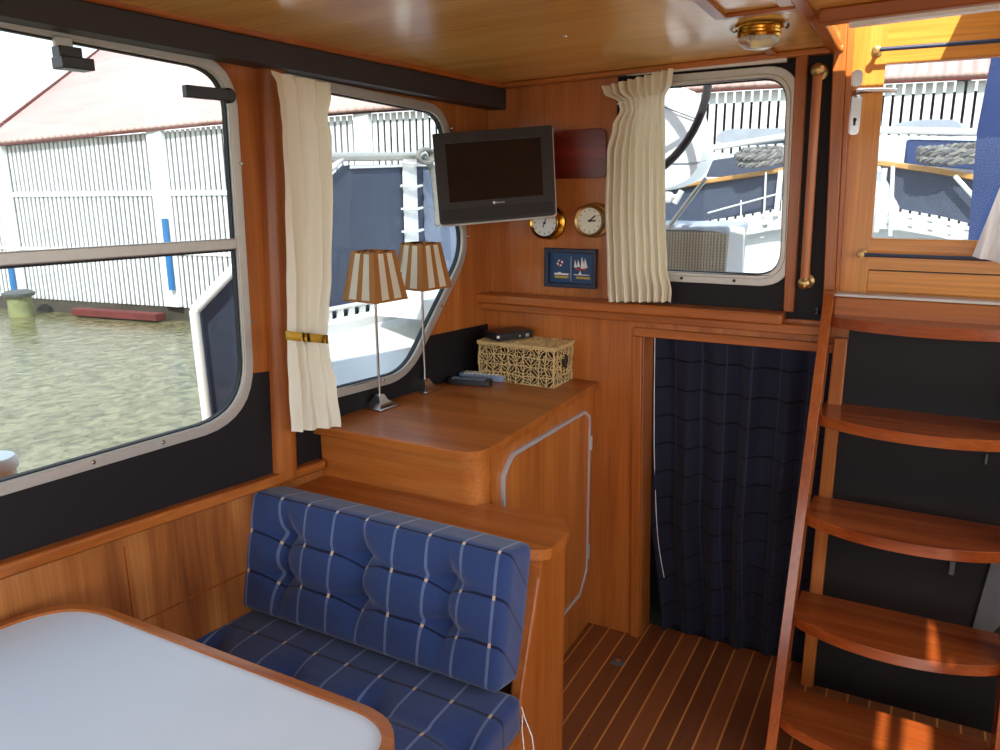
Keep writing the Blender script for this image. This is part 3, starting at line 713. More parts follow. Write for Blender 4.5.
mb = MB().tube(smooth([Z(386, 402), Z(392, 392), Z(402, 386), Z(412, 390), Z(420, 387)]), .0022, 6)
tag(build('lamp_cord', mb, 'black_plastic'), 'thin dark cord lying between the two lamp bases', 'cord')
# power adapter and cables
p = Z(447, 378, .9055); a7 = p
mb = MB().obox(p+V((0, 0, .014)), V((.035, .06, 0)), V((.028, -.016, 0)), V((0, 0, .026)))
T = tag(build('power_adapter', mb, 'black_plastic', bevel=.004), 'black power adapter on the cabinet top against the black wall', 'adapter')
pts = smooth([p+V((.01, .03, .02)), p+V((.03, .06, .05)), p+V((.02, .12, .12)), p+V((.04, .17, .145)), V((-1.285, 2.30, 1.06))])
build('cable', MB().tube(pts, .0025, 6), 'black_plastic', T)
pts = smooth([Z(462, 384), Z(466, 370), Z(470, 356, .94), Z(473, 345, .98), V((-1.27, 2.33, 1.055))])
tag(build('cable', MB().tube(pts, .0022, 6), 'black_plastic'), 'black cable looping from the black set-top box to the wall', 'cable')
# remotes
def remote(name, c, d, L, w, h, mats, lab, keys=True):
    d = V(d).normalized(); n = V((-d.y, d.x, 0)); c = V(c)
    T = tag(build(name, MB().plate([rpoly([c-d*L/2-n*w/2, c+d*L/2-n*w/2, c+d*L/2+n*w/2, c-d*L/2+n*w/2], w*.3, 4)], V((0, 0, h))), mats[0], bevel=.003), lab, 'remote control')
    mb = MB()
    for i in range(9):
        for j in (-1, 0, 1): mb.obox(c+d*(-L*.36+i*L*.085)+n*j*w*.26+V((0, 0, h+.0008)), d*L*.05, n*w*.17, V((0, 0, .003)))
    k = build('keypad', mb, mats[1], T)
    return T
a, b = Z(455, 383), Z(500, 386)
remote('remote_control', Z(470, 384, .906), b-a, .15, .042, .018, ['black_plastic', 'blue_grey'], 'black remote control lying in front of the blue-grey one')
remote('remote_control', Z(483, 379, .906), b-a, .165, .05, .020, ['blue_grey', 'white'], 'blue-grey remote control lying nearest the wicker basket')
# wicker basket with lid
BX0, BX1, BY0, BY1, BZ0, BZ1 = -1.290, -1.015, 2.245, 2.392, .9055, 1.032
T = thing('wicker_basket', ((BX0+BX1)/2, (BY0+BY1)/2, BZ0), 'rectangular woven straw basket with lid on the cabinet top', 'basket')
def strand(mb, a, b, r=.0017, n=6, wob=.0045):
    a, b = V(a), V(b); pts = []
    for i in range(n+1):
        t = i/n; w = wob*math.sin(PI*t)
        pts.append(a.lerp(b, t)+V((random.uniform(-w, w), random.uniform(-w, w), random.uniform(-w, w))))
    mb.tube(pts, r*random.uniform(.8, 1.15), 5)
mb = MB()
def weave(mb, O, U, Vv, lu, lv, N):
    O, U, Vv = V(O), V(U), V(Vv); cell = lu/round(lu/.028); nu = round(lu/cell); nv = max(3, round(lv/.030)); cv = lv/nv
    for i in range(nu):
        for j in range(nv):
            c = [O+U*(cell*(i+a))+Vv*(cv*(j+b)) for a, b in ((0, 0), (1, 0), (1, 1), (0, 1))]
            if (i+j) % 2: strand(mb, c[0], c[2]); strand(mb, (c[0]+c[1])/2, (c[2]+c[1])/2); strand(mb, (c[0]+c[3])/2, (c[2]+c[3])/2)
            else: strand(mb, c[1], c[3]); strand(mb, (c[0]+c[1])/2, (c[0]+c[3])/2); strand(mb, (c[2]+c[1])/2, (c[2]+c[3])/2)
    for i in range(nu+1): strand(mb, O+U*cell*i, O+U*cell*i+Vv*lv, .0020)
    for j in range(nv+1): strand(mb, O+Vv*cv*j, O+Vv*cv*j+U*lu, .0022, 12)
weave(mb, (BX0, BY0, BZ0), (1, 0, 0), (0, 0, 1), BX1-BX0, .122, 9)
weave(mb, (BX1, BY0, BZ0), (0, 1, 0), (0, 0, 1), BY1-BY0, .122, 6)
weave(mb, (BX0, BY0, BZ0), (0, 1, 0), (0, 0, 1), BY1-BY0, .122, 6)
weave(mb, (BX0, BY1, BZ0), (1, 0, 0), (0, 0, 1), BX1-BX0, .122, 9)
bk = build('basket_body', mb, 'straw', T)
build('lining', MB().box(BX0+.008, BX1-.008, BY0+.008, BY1-.008, BZ0, BZ0+.10), 'basket_dark', T)
mb = MB(); LZ = BZ0+.130
for k in range(14):
    y = BY0-.006+(BY1-BY0+.008)*k/13; strand(mb, (BX0-.004, y, LZ), (BX1+.008, y, LZ), .0035, 14, .003)
for k in range(24):
    x = BX0-.004+(BX1-BX0+.012)*k/23; strand(mb, (x, BY0-.006, LZ+.003), (x, BY1, LZ+.003), .0025, 10, .004)
mb.tube([(BX0-.004, BY0-.004, LZ-.004), (BX1+.006, BY0-.004, LZ-.004), (BX1+.006, BY1, LZ-.004), (BX0-.004, BY1, LZ-.004)], .0035, 6, closed=True)
mb.box(BX0-.004, BX1+.006, BY0-.004, BY1, LZ-.004, LZ+.001)
build('lid', mb, 'straw', T)
c = V((BX1+.004, (BY0+BY1)/2+.005, BZ0+.075)); build('handle', MB().obox(c, (.006, 0, 0), (0, .04, .012), (0, -.004, .022)).obox(c+V((.003, .0, 0)), (.006, 0, 0), (0, .014, -.01), (0, .01, .04)), 'black_plastic', T, bevel=.001)
# set-top box on the basket
q = [onz(488, 341, LZ+.006), onz(511, 343, LZ+.006), onz(535, 332, LZ+.006), onz(512, 330, LZ+.006)]
c = (q[0]+q[2])/2; 
bb = V((-1.215, 2.315, LZ+.0055)); dd = V((.50, .87, 0)).normalized(); nn = V((-dd.y, dd.x, 0))
T = tag(build('set_top_box', MB().obox(bb+V((0, 0, .016)), dd*.140, nn*.090, V((0, 0, .026))), 'black_plastic', bevel=.003), 'small black electronic box sitting on top of the wicker basket', 'electronic box')
build('port', MB().obox(bb-nn*.0453+dd*.045+V((0, 0, .014)), dd*.012, nn*.002, V((0, 0, .010))).obox(bb-nn*.0453+dd*.015+V((0, 0, .014)), dd*.006, nn*.002, V((0, 0, .006))), 'alu', T)
build('front_light', MB().obox(bb-nn*.0453-dd*.070+V((0, 0, .018)), dd*.010, nn*.002, V((0, 0, .008))), 'white', T)

# ================================================================== TELEVISION
def pd(u, v, d): return CAM+ray(u, v)*d
tl, tr, br, bl_ = pd(432, 134, 2.42), pd(552, 125, 2.44), pd(556, 215, 2.44), pd(440, 225, 2.42)
cx = (tr-tl+br-bl_).normalized(); up = (tl-bl_+tr-br); up = (up-cx*up.dot(cx)).normalized(); nr = cx.cross(up).normalized()
if nr.dot(CAM-tl) < 0: nr = -nr
tc = (tl+tr+br+bl_)/4; Wd = ((tr-tl).length+(br-bl_).length)/2; Hd = ((tl-bl_).length+(tr-br).length)/2
def tvp(x, y, z=0): return tc+cx*(x*Wd/2)+up*(y*Hd/2)+nr*z
def tvl(x0, x1, y0, y1, z): return [tvp(x0, y0, z), tvp(x1, y0, z), tvp(x1, y1, z), tvp(x0, y1, z)]
T = thing('television', tc-up*(Hd/2), 'grey flat television hanging tilted in the corner above the lamps', 'television')
o = [tl, tr, br, bl_]; 
sh = lambda P, z: [p+nr*z for p in P]
outer = rpoly([bl_, br, tr, tl], [.012, .012, .004, .004], 4)
def inq(x, y, z=0):   # bilinear on the quad, x,y in 0..1 (y up)
    return (bl_.lerp(br, x)).lerp(tl.lerp(tr, x), y)+nr*z
scr = [inq(.10, .235), inq(.90, .235), inq(.90, .885), inq(.10, .885)]
build('bezel', MB().plate([outer, scr], nr*-.012), 'tv_plastic', T, bevel=.002)
build('screen', MB().plate([sh(scr, -.006)], nr*-.004), 'tv_screen', T)
build('back_shell', MB().plate([sh(rpoly([inq(.01, .01), inq(.99, .01), inq(.99, .99), inq(.01, .99)], .01, 3), -.012)], nr*-.030), 'tv_plastic', T, bevel=.006)
build('side_strip', MB().plate([[p+nr*-.011 for p in rpoly([inq(0, -.015), inq(1.012, -.015), inq(1.012, 1), inq(0, 1)], .012, 4)]], nr*-.006), 'alu', T)
build('speaker_strip', MB().plate([[inq(.02, .03, .0003), inq(.98, .03, .0003), inq(.98, .16, .0003), inq(.02, .16, .0003)]], nr*.0015), 'black_plastic', T, bevel=.0008)
mb = MB().lathe(inq(.475, .195, .0), nr, [(.0045, 0), (.0045, .0015), (0, .0015)], 14)
for k, (w, hh) in enumerate(((.006, .003), (.003, .005), (.003, .005), (.004, .004))): mb.obox(inq(.498+.02*k, .193, .0006), cx*w*.7, up*hh, nr*.001)
build('logo', mb, 'white', T)
wp = W(2.33, 1.60, .004)
mb = MB().tube([tc-nr*.04, tc-nr*.10, wp+LN*.05, wp], .012, 10).obox(wp+LN*.002, LF*.07, LN*.006, V((0, 0, .10)))
build('wall_bracket', mb, 'black_plastic', T)

# ================================================================== ON THE BULKHEAD
YU = 2.425
# dark red plaque
tag(build('wall_plaque', MB().plate([rpoly([ony(540, 131, 2.412), ony(606, 128, 2.412), ony(606, 178, 2.412), ony(540, 179, 2.412)], .02, 5)], V((0, .012, 0))), 'dark_plaque', bevel=.004), 'plain dark red wooden plaque between television and curtain', 'plaque')
def clock(name, u, v, R, lab, cat, brass, dial, hands, out=.055):
    c = ony(u, v, YU-out); s = R; c.y = YU
    T = thing(name, c, lab, cat); ax = V((0, -1, 0)); sg = ax
    build('case', MB().lathe(c, ax, [(s*1.12, 0), (s*1.16, .004), (s*1.10, .009), (s*.92, .012), (s*.94, out*.6), (s*1.02, out*.72), (s*1.08, out*.8), (s*1.06, out*.92), (s*.98, out), (s*.86, out-.004), (s*.86, out-.010)], 40), brass, T)
    d = c+ax*(out-.009); fc = build('dial', MB().lathe(d, ax, [(s*.87, 0), (s*.87, .001), (0, .001)], 40), dial, T)
    mb = MB()
    for k in range(12):
        a = 2*PI*k/12; e = V((math.sin(a), 0, math.cos(a))); mb.obox(d+ax*.0015+e*s*.70, e*s*.12, e.cross(ax)*s*.04, ax*.0008)
    build('markings', mb, 'black_plastic', fc)
    for a, L, w in hands:
        a = math.radians(a); e = V((math.sin(a), 0, math.cos(a))); build('hand', MB().obox(d+ax*.003+e*s*L*.4, e*s*L, e.cross(ax)*s*w, ax*.0012), 'black_plastic', T)
    build('hub', MB().lathe(d, ax, [(s*.09, 0), (s*.08, .005), (0, .006)], 14), 'black_plastic', T)
    return T
clock('ship_clock', 588.5, 221, .0485, 'round brass ship clock with silvery dial beside the curtain', 'clock', 'dull_brass', 'dial', [(50, .62, .09), (88, .50, .10)])
clock('barometer', 543.5, 223, .050, 'polished brass barometer with white dial half behind television', 'barometer', 'brass', 'dial_white', [(20, .6, .05), (200, .35, .07)])
# shadow box
P = [ony(u, v, YU-.022) for u, v in ((544, 248), (596, 249.5), (596, 288), (544, 285.5))]
x0, x1, z0, z1 = P[0].x, P[1].x, P[3].z-.003, P[0].z; T = thing('shadow_box', ((x0+x1)/2, YU, z0), 'small navy framed nautical picture box below the two brass dials', 'picture')
fo = [V((x0, YU-.022, z0)), V((x1, YU-.022, z0)), V((x1, YU-.022, z1)), V((x0, YU-.022, z1))]; g = .014
fi = [V((x0+g, YU-.022, z0+g)), V((x1-g, YU-.022, z0+g)), V((x1-g, YU-.022, z1-g)), V((x0+g, YU-.022, z1-g))]
build('frame', MB().plate([fo, fi], V((0, .0215, 0))), 'navy_frame', T, bevel=.002)
build('backing', MB().box(x0+g-.002, x1-g+.002, YU-.004, YU-.001, z0+g-.002, z1-g+.002), 'picture_blue', T)
w = x1-x0; hgt = z1-z0; X = lambda a: x0+a*w; ZZ = lambda b: z0+b*hgt; yb = YU-.006
build('divider', MB().box(X(.495), X(.515), YU-.012, YU-.003, ZZ(.15), ZZ(.80)), 'blue_grey', T)
mb = MB(); c = V((X(.28), yb, ZZ(.62)))
for k in range(8):
    a0, a1 = 2*PI*k/8, 2*PI*(k+1)/8
    mb.tube([c+V((math.cos(a0+(a1-a0)*t)*.0085, 0, math.sin(a0+(a1-a0)*t)*.0085)) for t in (0, .33, .66, 1)], .003, 6, mi=k % 2)
build('life_ring', mb, ['white', 'red_paint'], T)
mb = MB()
for a, b, s1 in ((.55, .52, .8), (.61, .54, .75), (.68, .50, 1.2), (.74, .52, 1.0)):
    mb.plate([[V((X(a), yb, ZZ(b))), V((X(a+.075*s1), yb, ZZ(b))), V((X(a+.02), yb, ZZ(b+.24*s1)))]], V((0, .002, 0)))
build('sails', mb, 'white', T)
build('hull', MB().plate([[V((X(.57), yb, ZZ(.50))), V((X(.60), yb, ZZ(.455))), V((X(.76), yb, ZZ(.455))), V((X(.80), yb, ZZ(.50)))]], V((0, .002, 0))), 'red_paint', T)
mb = MB().box(X(.17), X(.45), yb, yb+.002, ZZ(.31), ZZ(.355)).box(X(.24), X(.30), yb, yb+.002, ZZ(.355), ZZ(.38)).box(X(.55), X(.85), yb, yb+.002, ZZ(.325), ZZ(.345)).plate([[V((X(.64), yb, ZZ(.34))), V((X(.70), yb, ZZ(.34))), V((X(.67), yb, ZZ(.44)))]], V((0, .002, 0)))
build('models', mb, 'white', T)
for a_, b_ in ((.18, .45), (.60, .87)): build('name_bar', MB().box(X(a_), X(b_), yb, yb+.002, ZZ(.23), ZZ(.285)), 'gold_paint', T)
# grab rail
g0, g1 = ony(818, 70, 2.37), ony(804.5, 283, 2.37)
T = thing('grab_rail', (g1.x, 2.42, g1.z-.02), 'vertical wooden grab rail with brass end fittings by the door', 'grab rail')
build('rod', MB().tube([g1, g0], .0125, 16), 'teak_z', T)
for g in (g0, g1):
    build('end_fitting', MB().lathe(g+V((0, .052, 0)), (0, -1, 0), [(.021, 0), (.021, .005), (.011, .010), (.011, .034), (.016, .038), (.0175, .046), (.0175, .060), (.013, .068), (.005, .072), (0, .072)], 20), 'dull_brass', T)
# small catch
p = ony(817, 312, 2.418); tag(build('door_catch', MB().lathe(p, (0, -1, 0), [(.007, 0), (.007, .012), (.004, .018), (0, .018)], 12).obox(p+V((0, -.01, .008)), (.006, 0, 0), (0, .012, 0), (0, 0, .016)), 'black_plastic'), 'tiny dark catch on black lining under the grab rail', 'catch')
# ceiling light
c = onz(757, 33, 1.888); c = V((c.x+.003, 2.03, CEIL(c.x, 2.03)-.002))
T = thing('ceiling_light', c, 'round brass ceiling light with ribbed glass above the window', 'ceiling light')
dn = V((0, 0, -1))
build('base', MB().lathe(c, dn, [(.056, 0), (.056, .004), (.051, .006), (.049, .010), (.051, .013), (.049, .017), (.051, .021), (.048, .026), (.045, .026)], 40), 'brass', T)
vs = MB(); seg = 60
prof = [(.044, .022), (.044, .032), (.040, .041), (.030, .048), (.015, .052), (.001, .053)]
pts = []; 
for r, h in prof:
    pts.append([c+dn*h+V((math.cos(2*PI*k/seg), math.sin(2*PI*k/seg), 0))*(r*(1+.05*(k % 2))) for k in range(seg+1)])
vs.grid(pts)
build('glass_bowl', vs, 'ribbed_glass', T)
for s in (-1, 1): build('screw_tab', MB().lathe(c+V((s*.058, 0, 0)), dn, [(.009, 0), (.009, .008), (.005, .011), (0, .011)], 14), 'steel', T)
p = onz(565, 48, 1.87); p.z = CEIL(p.x, p.y)
tag(build('ceiling_screw', MB().lathe(p, dn, [(.005, 0), (.004, .003), (0, .003)], 12), 'steel'), 'tiny bright screw head alone in the plywood ceiling', 'screw')
# floor ring pull
p = onz(618, 662, 0); T = tag(build('floor_ring', MB().box(p.x-.022, p.x+.022, p.y-.020, p.y+.020, .0, .003), 'grey_paint', bevel=.001), 'small square metal lift plate set in the planked floor', 'lift plate')
build('ring', MB().lathe(p+V((0, 0, .003)), (0, 0, 1), [(.010, 0), (.010, .003), (.004, .004), (0, .002)], 16), 'steel', T)

# ================================================================== CURTAINS
def lerp_rows(rows, v):
    for i in range(len(rows)-1):
        if rows[i][0] <= v <= rows[i+1][0]:
            t = (v-rows[i][0])/(rows[i+1][0]-rows[i][0]); t = t*t*(3-2*t)
            return [rows[i][k]+(rows[i+1][k]-rows[i][k])*t for k in range(len(rows[0]))]
    return rows[-1] if v > rows[-1][0] else rows[0]
def cloth(P0, P1, rows, N, K, nrm, fold, seed=1):
    """rows: (t, left, right, amp) along height; P0/P1 give points; nrm push direction"""
    rnd = random.Random(seed); ph = [rnd.uniform(0, 6) for _ in range(6)]
    G = []; U = []
    for i in range(N+1):
        t = i/N; _, l, r, amp = lerp_rows(rows, t); row = []; ur = []
        for j in range(K+1):
            s = j/K; w = s*fold*2*PI
            d = math.sin(w+.9*math.sin(ph[0]+t*3)+.5*math.sin(w*.5+ph[1]))*.5+.35*math.sin(w*1.63+ph[2]+t*1.2)*.5
            base = P0(t, l+(r-l)*s)
            row.append(base+nrm*(amp*(d+.5))); ur.append((s*1.2, t))
        G.append(row); U.append(ur)
    return MB().grid(G, 0, True, U)
# left curtain, hanging before post and second window
def P_left(t, u):
    v = 80+(432-80)*t
    dv = (u-300)*.22*(1-t) - (u-315)*.12*t if t > .05 else (u-300)*.22
    return Wp(u-3, v+dv-3, .075)
rows = [(0, 271, 333, .010), (.04, 274, 331, .022), (.10, 279, 329, .016), (.16, 279, 331, .024), (.35, 281, 330, .032), (.55, 285, 329, .030), (.68, 288, 327, .022), (.735, 289, 326.5, .016), (.78, 289, 328, .022), (.88, 291, 334, .024), (1, 294, 340, .018)]
T = thing('window_curtain', Wp(300, 420, .07), 'cream curtain with gold tieback beside the second window', 'curtain')
build('drape', cloth(P_left, None, rows, 90, 110, LN, 3.3, 3), 'curtain_cream', T, angle=90)
pa = []
for k in range(28):
    a = 2*PI*k/28; u = 307+21*math.cos(a); o = .092+.042*math.sin(a)
    pa.append(Wp(u, 337+(u-307)*.10, .116+.026*math.sin(a)))
mb = MB(); 
for k in range(28):
    a, b = pa[k], pa[(k+1) % 28]; mb.add([a+V((0, 0, -.012)), b+V((0, 0, -.012)), b+V((0, 0, .010)), a+V((0, 0, .010))], [(0, 1, 2, 3)], 0, True)
tb = build('tieback', mb, 'gold_cloth', T, solid=.002)
build('button', MB().lathe(Wp(325.5, 339, .098), LN, [(.006, 0), (.006, .004), (0, .006)], 12), 'brass', tb)
# cream curtain at the bulkhead window
YC = 2.375
def P_b(t, u):
    v = 78+(301-78)*t; v += (u-640)*(-.26)*max(0, 1-t*6)
    return ony(u, v, YC)
rows = [(0, 605, 675, .030), (.05, 608, 674, .036), (.10, 620, 666, .018), (.14, 621, 665, .012), (.22, 614, 667, .020), (.34, 609, 668, .030), (.6, 607, 669, .034), (.85, 609, 671, .036), (.95, 610, 675, .036), (1, 611, 674, .034)]
c = ony(640, 300, YC); T = thing('window_curtain', c, 'cream gathered curtain hanging at the square bulkhead window', 'curtain')
build('drape', cloth(P_b, None, rows, 80, 170, V((0, -1, 0)), 8.5, 9), 'curtain_cream', T, angle=90)
build('gather_tape', MB().tube([ony(617+4*k, 104-1.1*k, YC-.012+.006*(k % 2)) for k in range(13)], .0022, 6), 'white_cloth', T)
# navy plaid curtain in the doorway
def P_n(t, x): return V((x, 2.54, 1.075-1.13*t))
rows = [(0, -.81, -.12, .020), (.1, -.80, -.12, .035), (.5, -.775, -.13, .055), (1, -.70, -.15, .06)]
T = thing('doorway_curtain', (-.45, 2.54, .0), 'long navy plaid curtain closing the doorway left of the ladder', 'curtain')
m0 = cloth(P_n, None, rows, 60, 150, V((0, -1, 0)), 6.5, 5)
for k in m0.uv: m0.uv[k] = (m0.uv[k][0]/1.2*.9, m0.uv[k][1]*1.13)
build('drape', m0, 'plaid_navy', T, angle=90)
build('rail', MB().box(-.733, -.2, 2.555, 2.565, 1.060, 1.072), 'black_felt', T)
mb = MB().tube(smooth([V((-.760, 2.487, 1.06)), V((-.752, 2.487, .8)), V((-.742, 2.487, .6)), V((-.720, 2.486, .35)), V((-.69, 2.485, .2))]), .0014, 5)
build('pull_cord', mb, 'white', T)
# corner of the door curtain
def P_d(t, s):
    a = ony(1000, 186, 2.372).lerp(ony(972, 256, 2.372), t); b = ony(1050, 170, 2.372).lerp(ony(1050, 275, 2.372), t)
    return a.lerp(b, s)
T = tag(build('door_curtain', cloth(P_d, None, [(0, .0, 1, .012), (1, 0, 1, .03)], 20, 50, V((0, -1, 0)), 4, 4), 'curtain_white', angle=90), 'white curtain corner swept aside at the companionway door', 'curtain')

# ================================================================== OUTSIDE
def nbp(u, v, d=0.0):   # neighbouring boat's side, a plane across the water
    return onp(u, v, (-.84, 5.2+d, 0), V((.40, 1.04, 0)).normalized())
# --- water
mb = MB().grid([[V((x, y, -.65)) for x in (-60, -20, -5, 10, 40)] for y in (-30, -5, 5, 20, 60)])
struct('water', mb, 'canal_water')
# --- shed across the canal
def sh_y(x): return 10.333+.129*x
def shed(x, z, d=0.0): return V((x, sh_y(x)+d, z))
eave = lambda x: 2.24+.040*min(0, x+2)*.6+.0 if x > -7 else 2.12+.018*(x+7)
def eavez(x):
    pts = [(-23, 2.12), (-14.67, 2.22), (-9.82, 2.44), (-7.2, 2.52), (-2.09, 2.60), (-.05, 2.60), (4, 2.60)]
    for (a, za), (b, zb) in zip(pts, pts[1:]):
        if a <= x <= b: return za+(zb-za)*(x-a)/(b-a)
    return pts[-1][1]
T = thing('boat_shed', shed(-8, -.65, 1), 'long white slatted boat shed with pale red roof across the water', 'shed')
mb = MB(); x = -24.0
while x < 4.0:
    z1 = eavez(max(x, -22.9))
    if x < -7.6:
        mb.box(x, x+.068, sh_y(x)-.02, sh_y(x), -.42, z1, 0)
    else: mb.box(x, x+.072, sh_y(x)-.02, sh_y(x), -.42, z1, 0)
    x += .1
build('wall', mb, 'slat_white', T)
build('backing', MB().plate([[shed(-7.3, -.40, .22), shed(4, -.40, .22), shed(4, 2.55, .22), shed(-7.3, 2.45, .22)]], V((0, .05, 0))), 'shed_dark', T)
build('backing', MB().plate([[shed(-24, -.40, .03), shed(-7.3, -.40, .03), shed(-7.3, 2.45, .03), shed(-24, 2.1, .03)]], V((0, .05, 0))), 'shed_grey', T)
build('shadow_band', MB().plate([[shed(-24, -.9, .0), shed(4, -.9, .0), shed(4, -.40, .0), shed(-24, -.40, .0)]], V((0, .2, 0))), 'shadow_band_dark', T)  # dark band in place of the shadow below the slats, closing the gap
build('girt', MB().plate([[shed(-24, 1.32, -.05), shed(-6.5, 1.42, -.05), shed(-6.5, 1.50, -.05), shed(-24, 1.40, -.05)]], V((0, .03, 0))), 'slat_white', T)
build('girt', MB().plate([[shed(-24, .45, -.05), shed(-6.5, .45, -.05), shed(-6.5, .50, -.05), shed(-24, .50, -.05)]], V((0, .03, 0))), 'slat_white', T)
for x, w in ((-14.45, .30), (-10.95, .34), (-7.22, .26)): build('post', MB().box(x-w/2, x+w/2, sh_y(x)-.12, sh_y(x)-.03, -.40, eavez(x)+.02), 'slat_white', T)
# fascia and roof
xs = [-14.75, -9.82, -7.2, -2.09, 4]
mb = MB()
for a, b in zip(xs, xs[1:]): mb.plate([[shed(a, eavez(a), -.16), shed(b, eavez(b), -.16), shed(b, eavez(b)+.045, -.16), shed(a, eavez(a)+.045, -.16)]], V((0, .05, 0)))
build('fascia', mb, 'rust', T)
vt = ony(100, 53, 16.0); ex = [-14.75, -9.82, -7.2, -2.09, 4]
dv = vt-shed(-14.75, eavez(-14.75), -.16); R = [[shed(a, eavez(a)+.05, -.17) for a in ex]]
R += [[p+dv*k for p in R[0]] for k in (.5, 1, 1.7)]
build('roof', MB().grid(R, 0, False), 'roof_red', T, solid=.06)
build('verge', MB().tube([R[0][0]+V((0, 0, .03)), R[-1][0]+V((0, 0, .03))], .045, 6), 'rust', T)
# second building far behind
q = [ony(-80, 170, 22), ony(60, 170, 22), ony(60, 100, 22), ony(-80, 84, 22)]
T = thing('far_shed', (q[0].x, 22, -.65), 'distant low building with pinkish roof behind the white shed', 'building')
build('wall', MB().plate([[V((q[0].x, 22, -.6)), V((q[1].x+2, 22, -.6)), V((q[1].x+2, 22, q[0].z)), V((q[0].x, 22, q[0].z))]], V((0, 3, 0))), 'slat_white', T)
q2 = [ony(-80, 150, 21.8), ony(70, 160, 21.8), ony(45, 92, 24.5), ony(-80, 80, 24.5)]
build('roof', MB().plate([[q2[0], q2[1], q2[2]], ], V((0, .1, .1))).plate([[q2[0], q2[2], q2[3]]], V((0, .1, .1))), 'roof_red', T)
# quay beam and piles
tag(build('quay_beam', MB().plate([[shed(-12.9, -.62, -.35), shed(-11.05, -.62, -.35), shed(-11.05, -.50, -.35), shed(-12.9, -.50, -.35)]], V((0, .2, 0))), 'rust', bevel=.01), 'rusty red steel beam at the waterline below the shed', 'beam')
def pile(name, u, v, r, h, lab):
    p = onz(u, v, -.65); T = thing(name, p, lab, 'mooring pile')
    build('post', MB().tube([p+V((0, 0, -.4)), p+V((0, 0, h))], [r, r*.95], 14), 'pile_green', T)
    build('cap', MB().lathe(p+V((0, 0, h)), (0, 0, 1), [(r*1.25, 0), (r*1.3, .05), (r*.9, .09), (0, .10)], 14), 'grey_paint', T)
    return T
pile('mooring_pile', 181, 318, .14, .30, 'weathered greenish pile beside the rusty quay beam')
pile('mooring_pile', 22, 316, .20, .36, 'broad mossy pile at the left edge of the shed quay')
for u, lab in ((172, 'blue pipe standing before the white post of shed'), (14, 'blue pipe above the broad mossy pile')):
    p = ony(u, 290, 8.30 if u < 100 else 8.75); tag(build('drain_pipe', MB().tube([p, p+V((0, 0, 1.15 if u > 100 else .55))], .05, 10), 'pole_blue'), lab, 'pipe')
# --- side canvas of the own boat
XC = -2.1
def sc(u, v): return onx(u, v, XC)
T = thing('weather_cloth', (XC, 2.6, .6), 'navy canvas side screen in a white tube frame beyond the cabin windows', 'canvas screen')
e0, e1, e2 = V((XC, 1.79, .55)), V((XC, 1.775, 1.15)), V((XC, 2.56, 1.655)); e3 = V((XC, 4.6, 1.72))
build('canvas', MB().plate([[e0+V((0, .03, 0)), e1+V((0, .03, 0)), e2+V((0, .02, -.03)), e3+V((0, 0, -.03)), V((XC, 4.6, .95)), V((XC, 2.2, 1.02)), V((XC, 2.08, .55))]], V((-.012, 0, 0))), 'navy_canvas', T)
build('frame_tube', MB().tube([e0, e1], .016, 10).tube([e1, e2+V((0, 0, .0))], .018, 10), 'white', T)
build('top_tube', MB().tube([e2+V((.0, -.1, 0)), e3], .019, 10), 'alu', T)
build('hem', MB().plate([[e2+V((.004, .05, -.03)), e3+V((.004, 0, -.03)), e3+V((.004, 0, -.042)), e2+V((.004, .05, -.042))]], V((.004, 0, 0))), 'white', T)
c1, c2 = onx(407, 158, XC+.015), onx(411, 300, XC+.015)
build('lacing_strip', MB().plate([[V((XC+.008, c1.y-.03, c1.z)), V((XC+.008, c1.y+.075, c1.z)), V((XC+.008, c1.y+.075, 1.02)), V((XC+.008, c1.y-.03, 1.02))]], V((.006, 0, 0))), 'white', T)
build('light_panel', MB().plate([[V((XC+.003, c1.y+.14, c1.z-.05)), V((XC+.003, 4.55, 1.66)), V((XC+.003, 4.55, 1.14)), V((XC+.003, c1.y+.14, 1.10))]], V((.003, 0, 0))), 'grey_canvas', T)['label'] = 'lighter grey blue panel'
mb = MB()
for k in range(6): mb.tube([V((XC+.02, c1.y-.06, c1.z-.02-.10*k)), V((XC+.026, c1.y+.02, c1.z-.028-.10*k)), V((XC+.02, c1.y+.105, c1.z-.02-.10*k))], .006, 6)
build('ties', mb, 'white', T)
# toe rail along the screen
mb = MB(); a = V((XC+.02, 2.05, 1.02)); b = V((XC+.02, 4.5, .985)); n = 34
mb.tube([a, b], .010, 6).tube([a+V((0, 0, .05)), b+V((0, 0, .05))], .010, 6)
for k in range(n+1): p = a.lerp(b, k/n); mb.obox(p+V((0, 0, .025)), (.01, 0, 0), (0, .035, 0), (0, 0, .05))
tag(build('toe_rail', mb, 'white'), 'white slotted toe rail under the navy side screen', 'rail')
# rope hank hanging on the screen tube
p = onx(424, 156, XC+.05); mb = MB()
for k in range(5): mb.tube([p+V((.012*math.cos(a)+.004*k, (.035+.004*k)*math.cos(a), .03*math.sin(a))) for a in [2*PI*j/14 for j in range(14)]], .009, 6, closed=True)
mb.tube(smooth([p, p+V((.01, .05, -.06)), p+V((.01, .075, -.16)), p+V((.01, .085, -.26)), p+V((.01, .08, -.33))]), [.016]*30+[.004]*3, 8)
tag(build('rope_hank', mb, 'rope'), 'grey rope hank hanging from the side screen tube', 'rope')
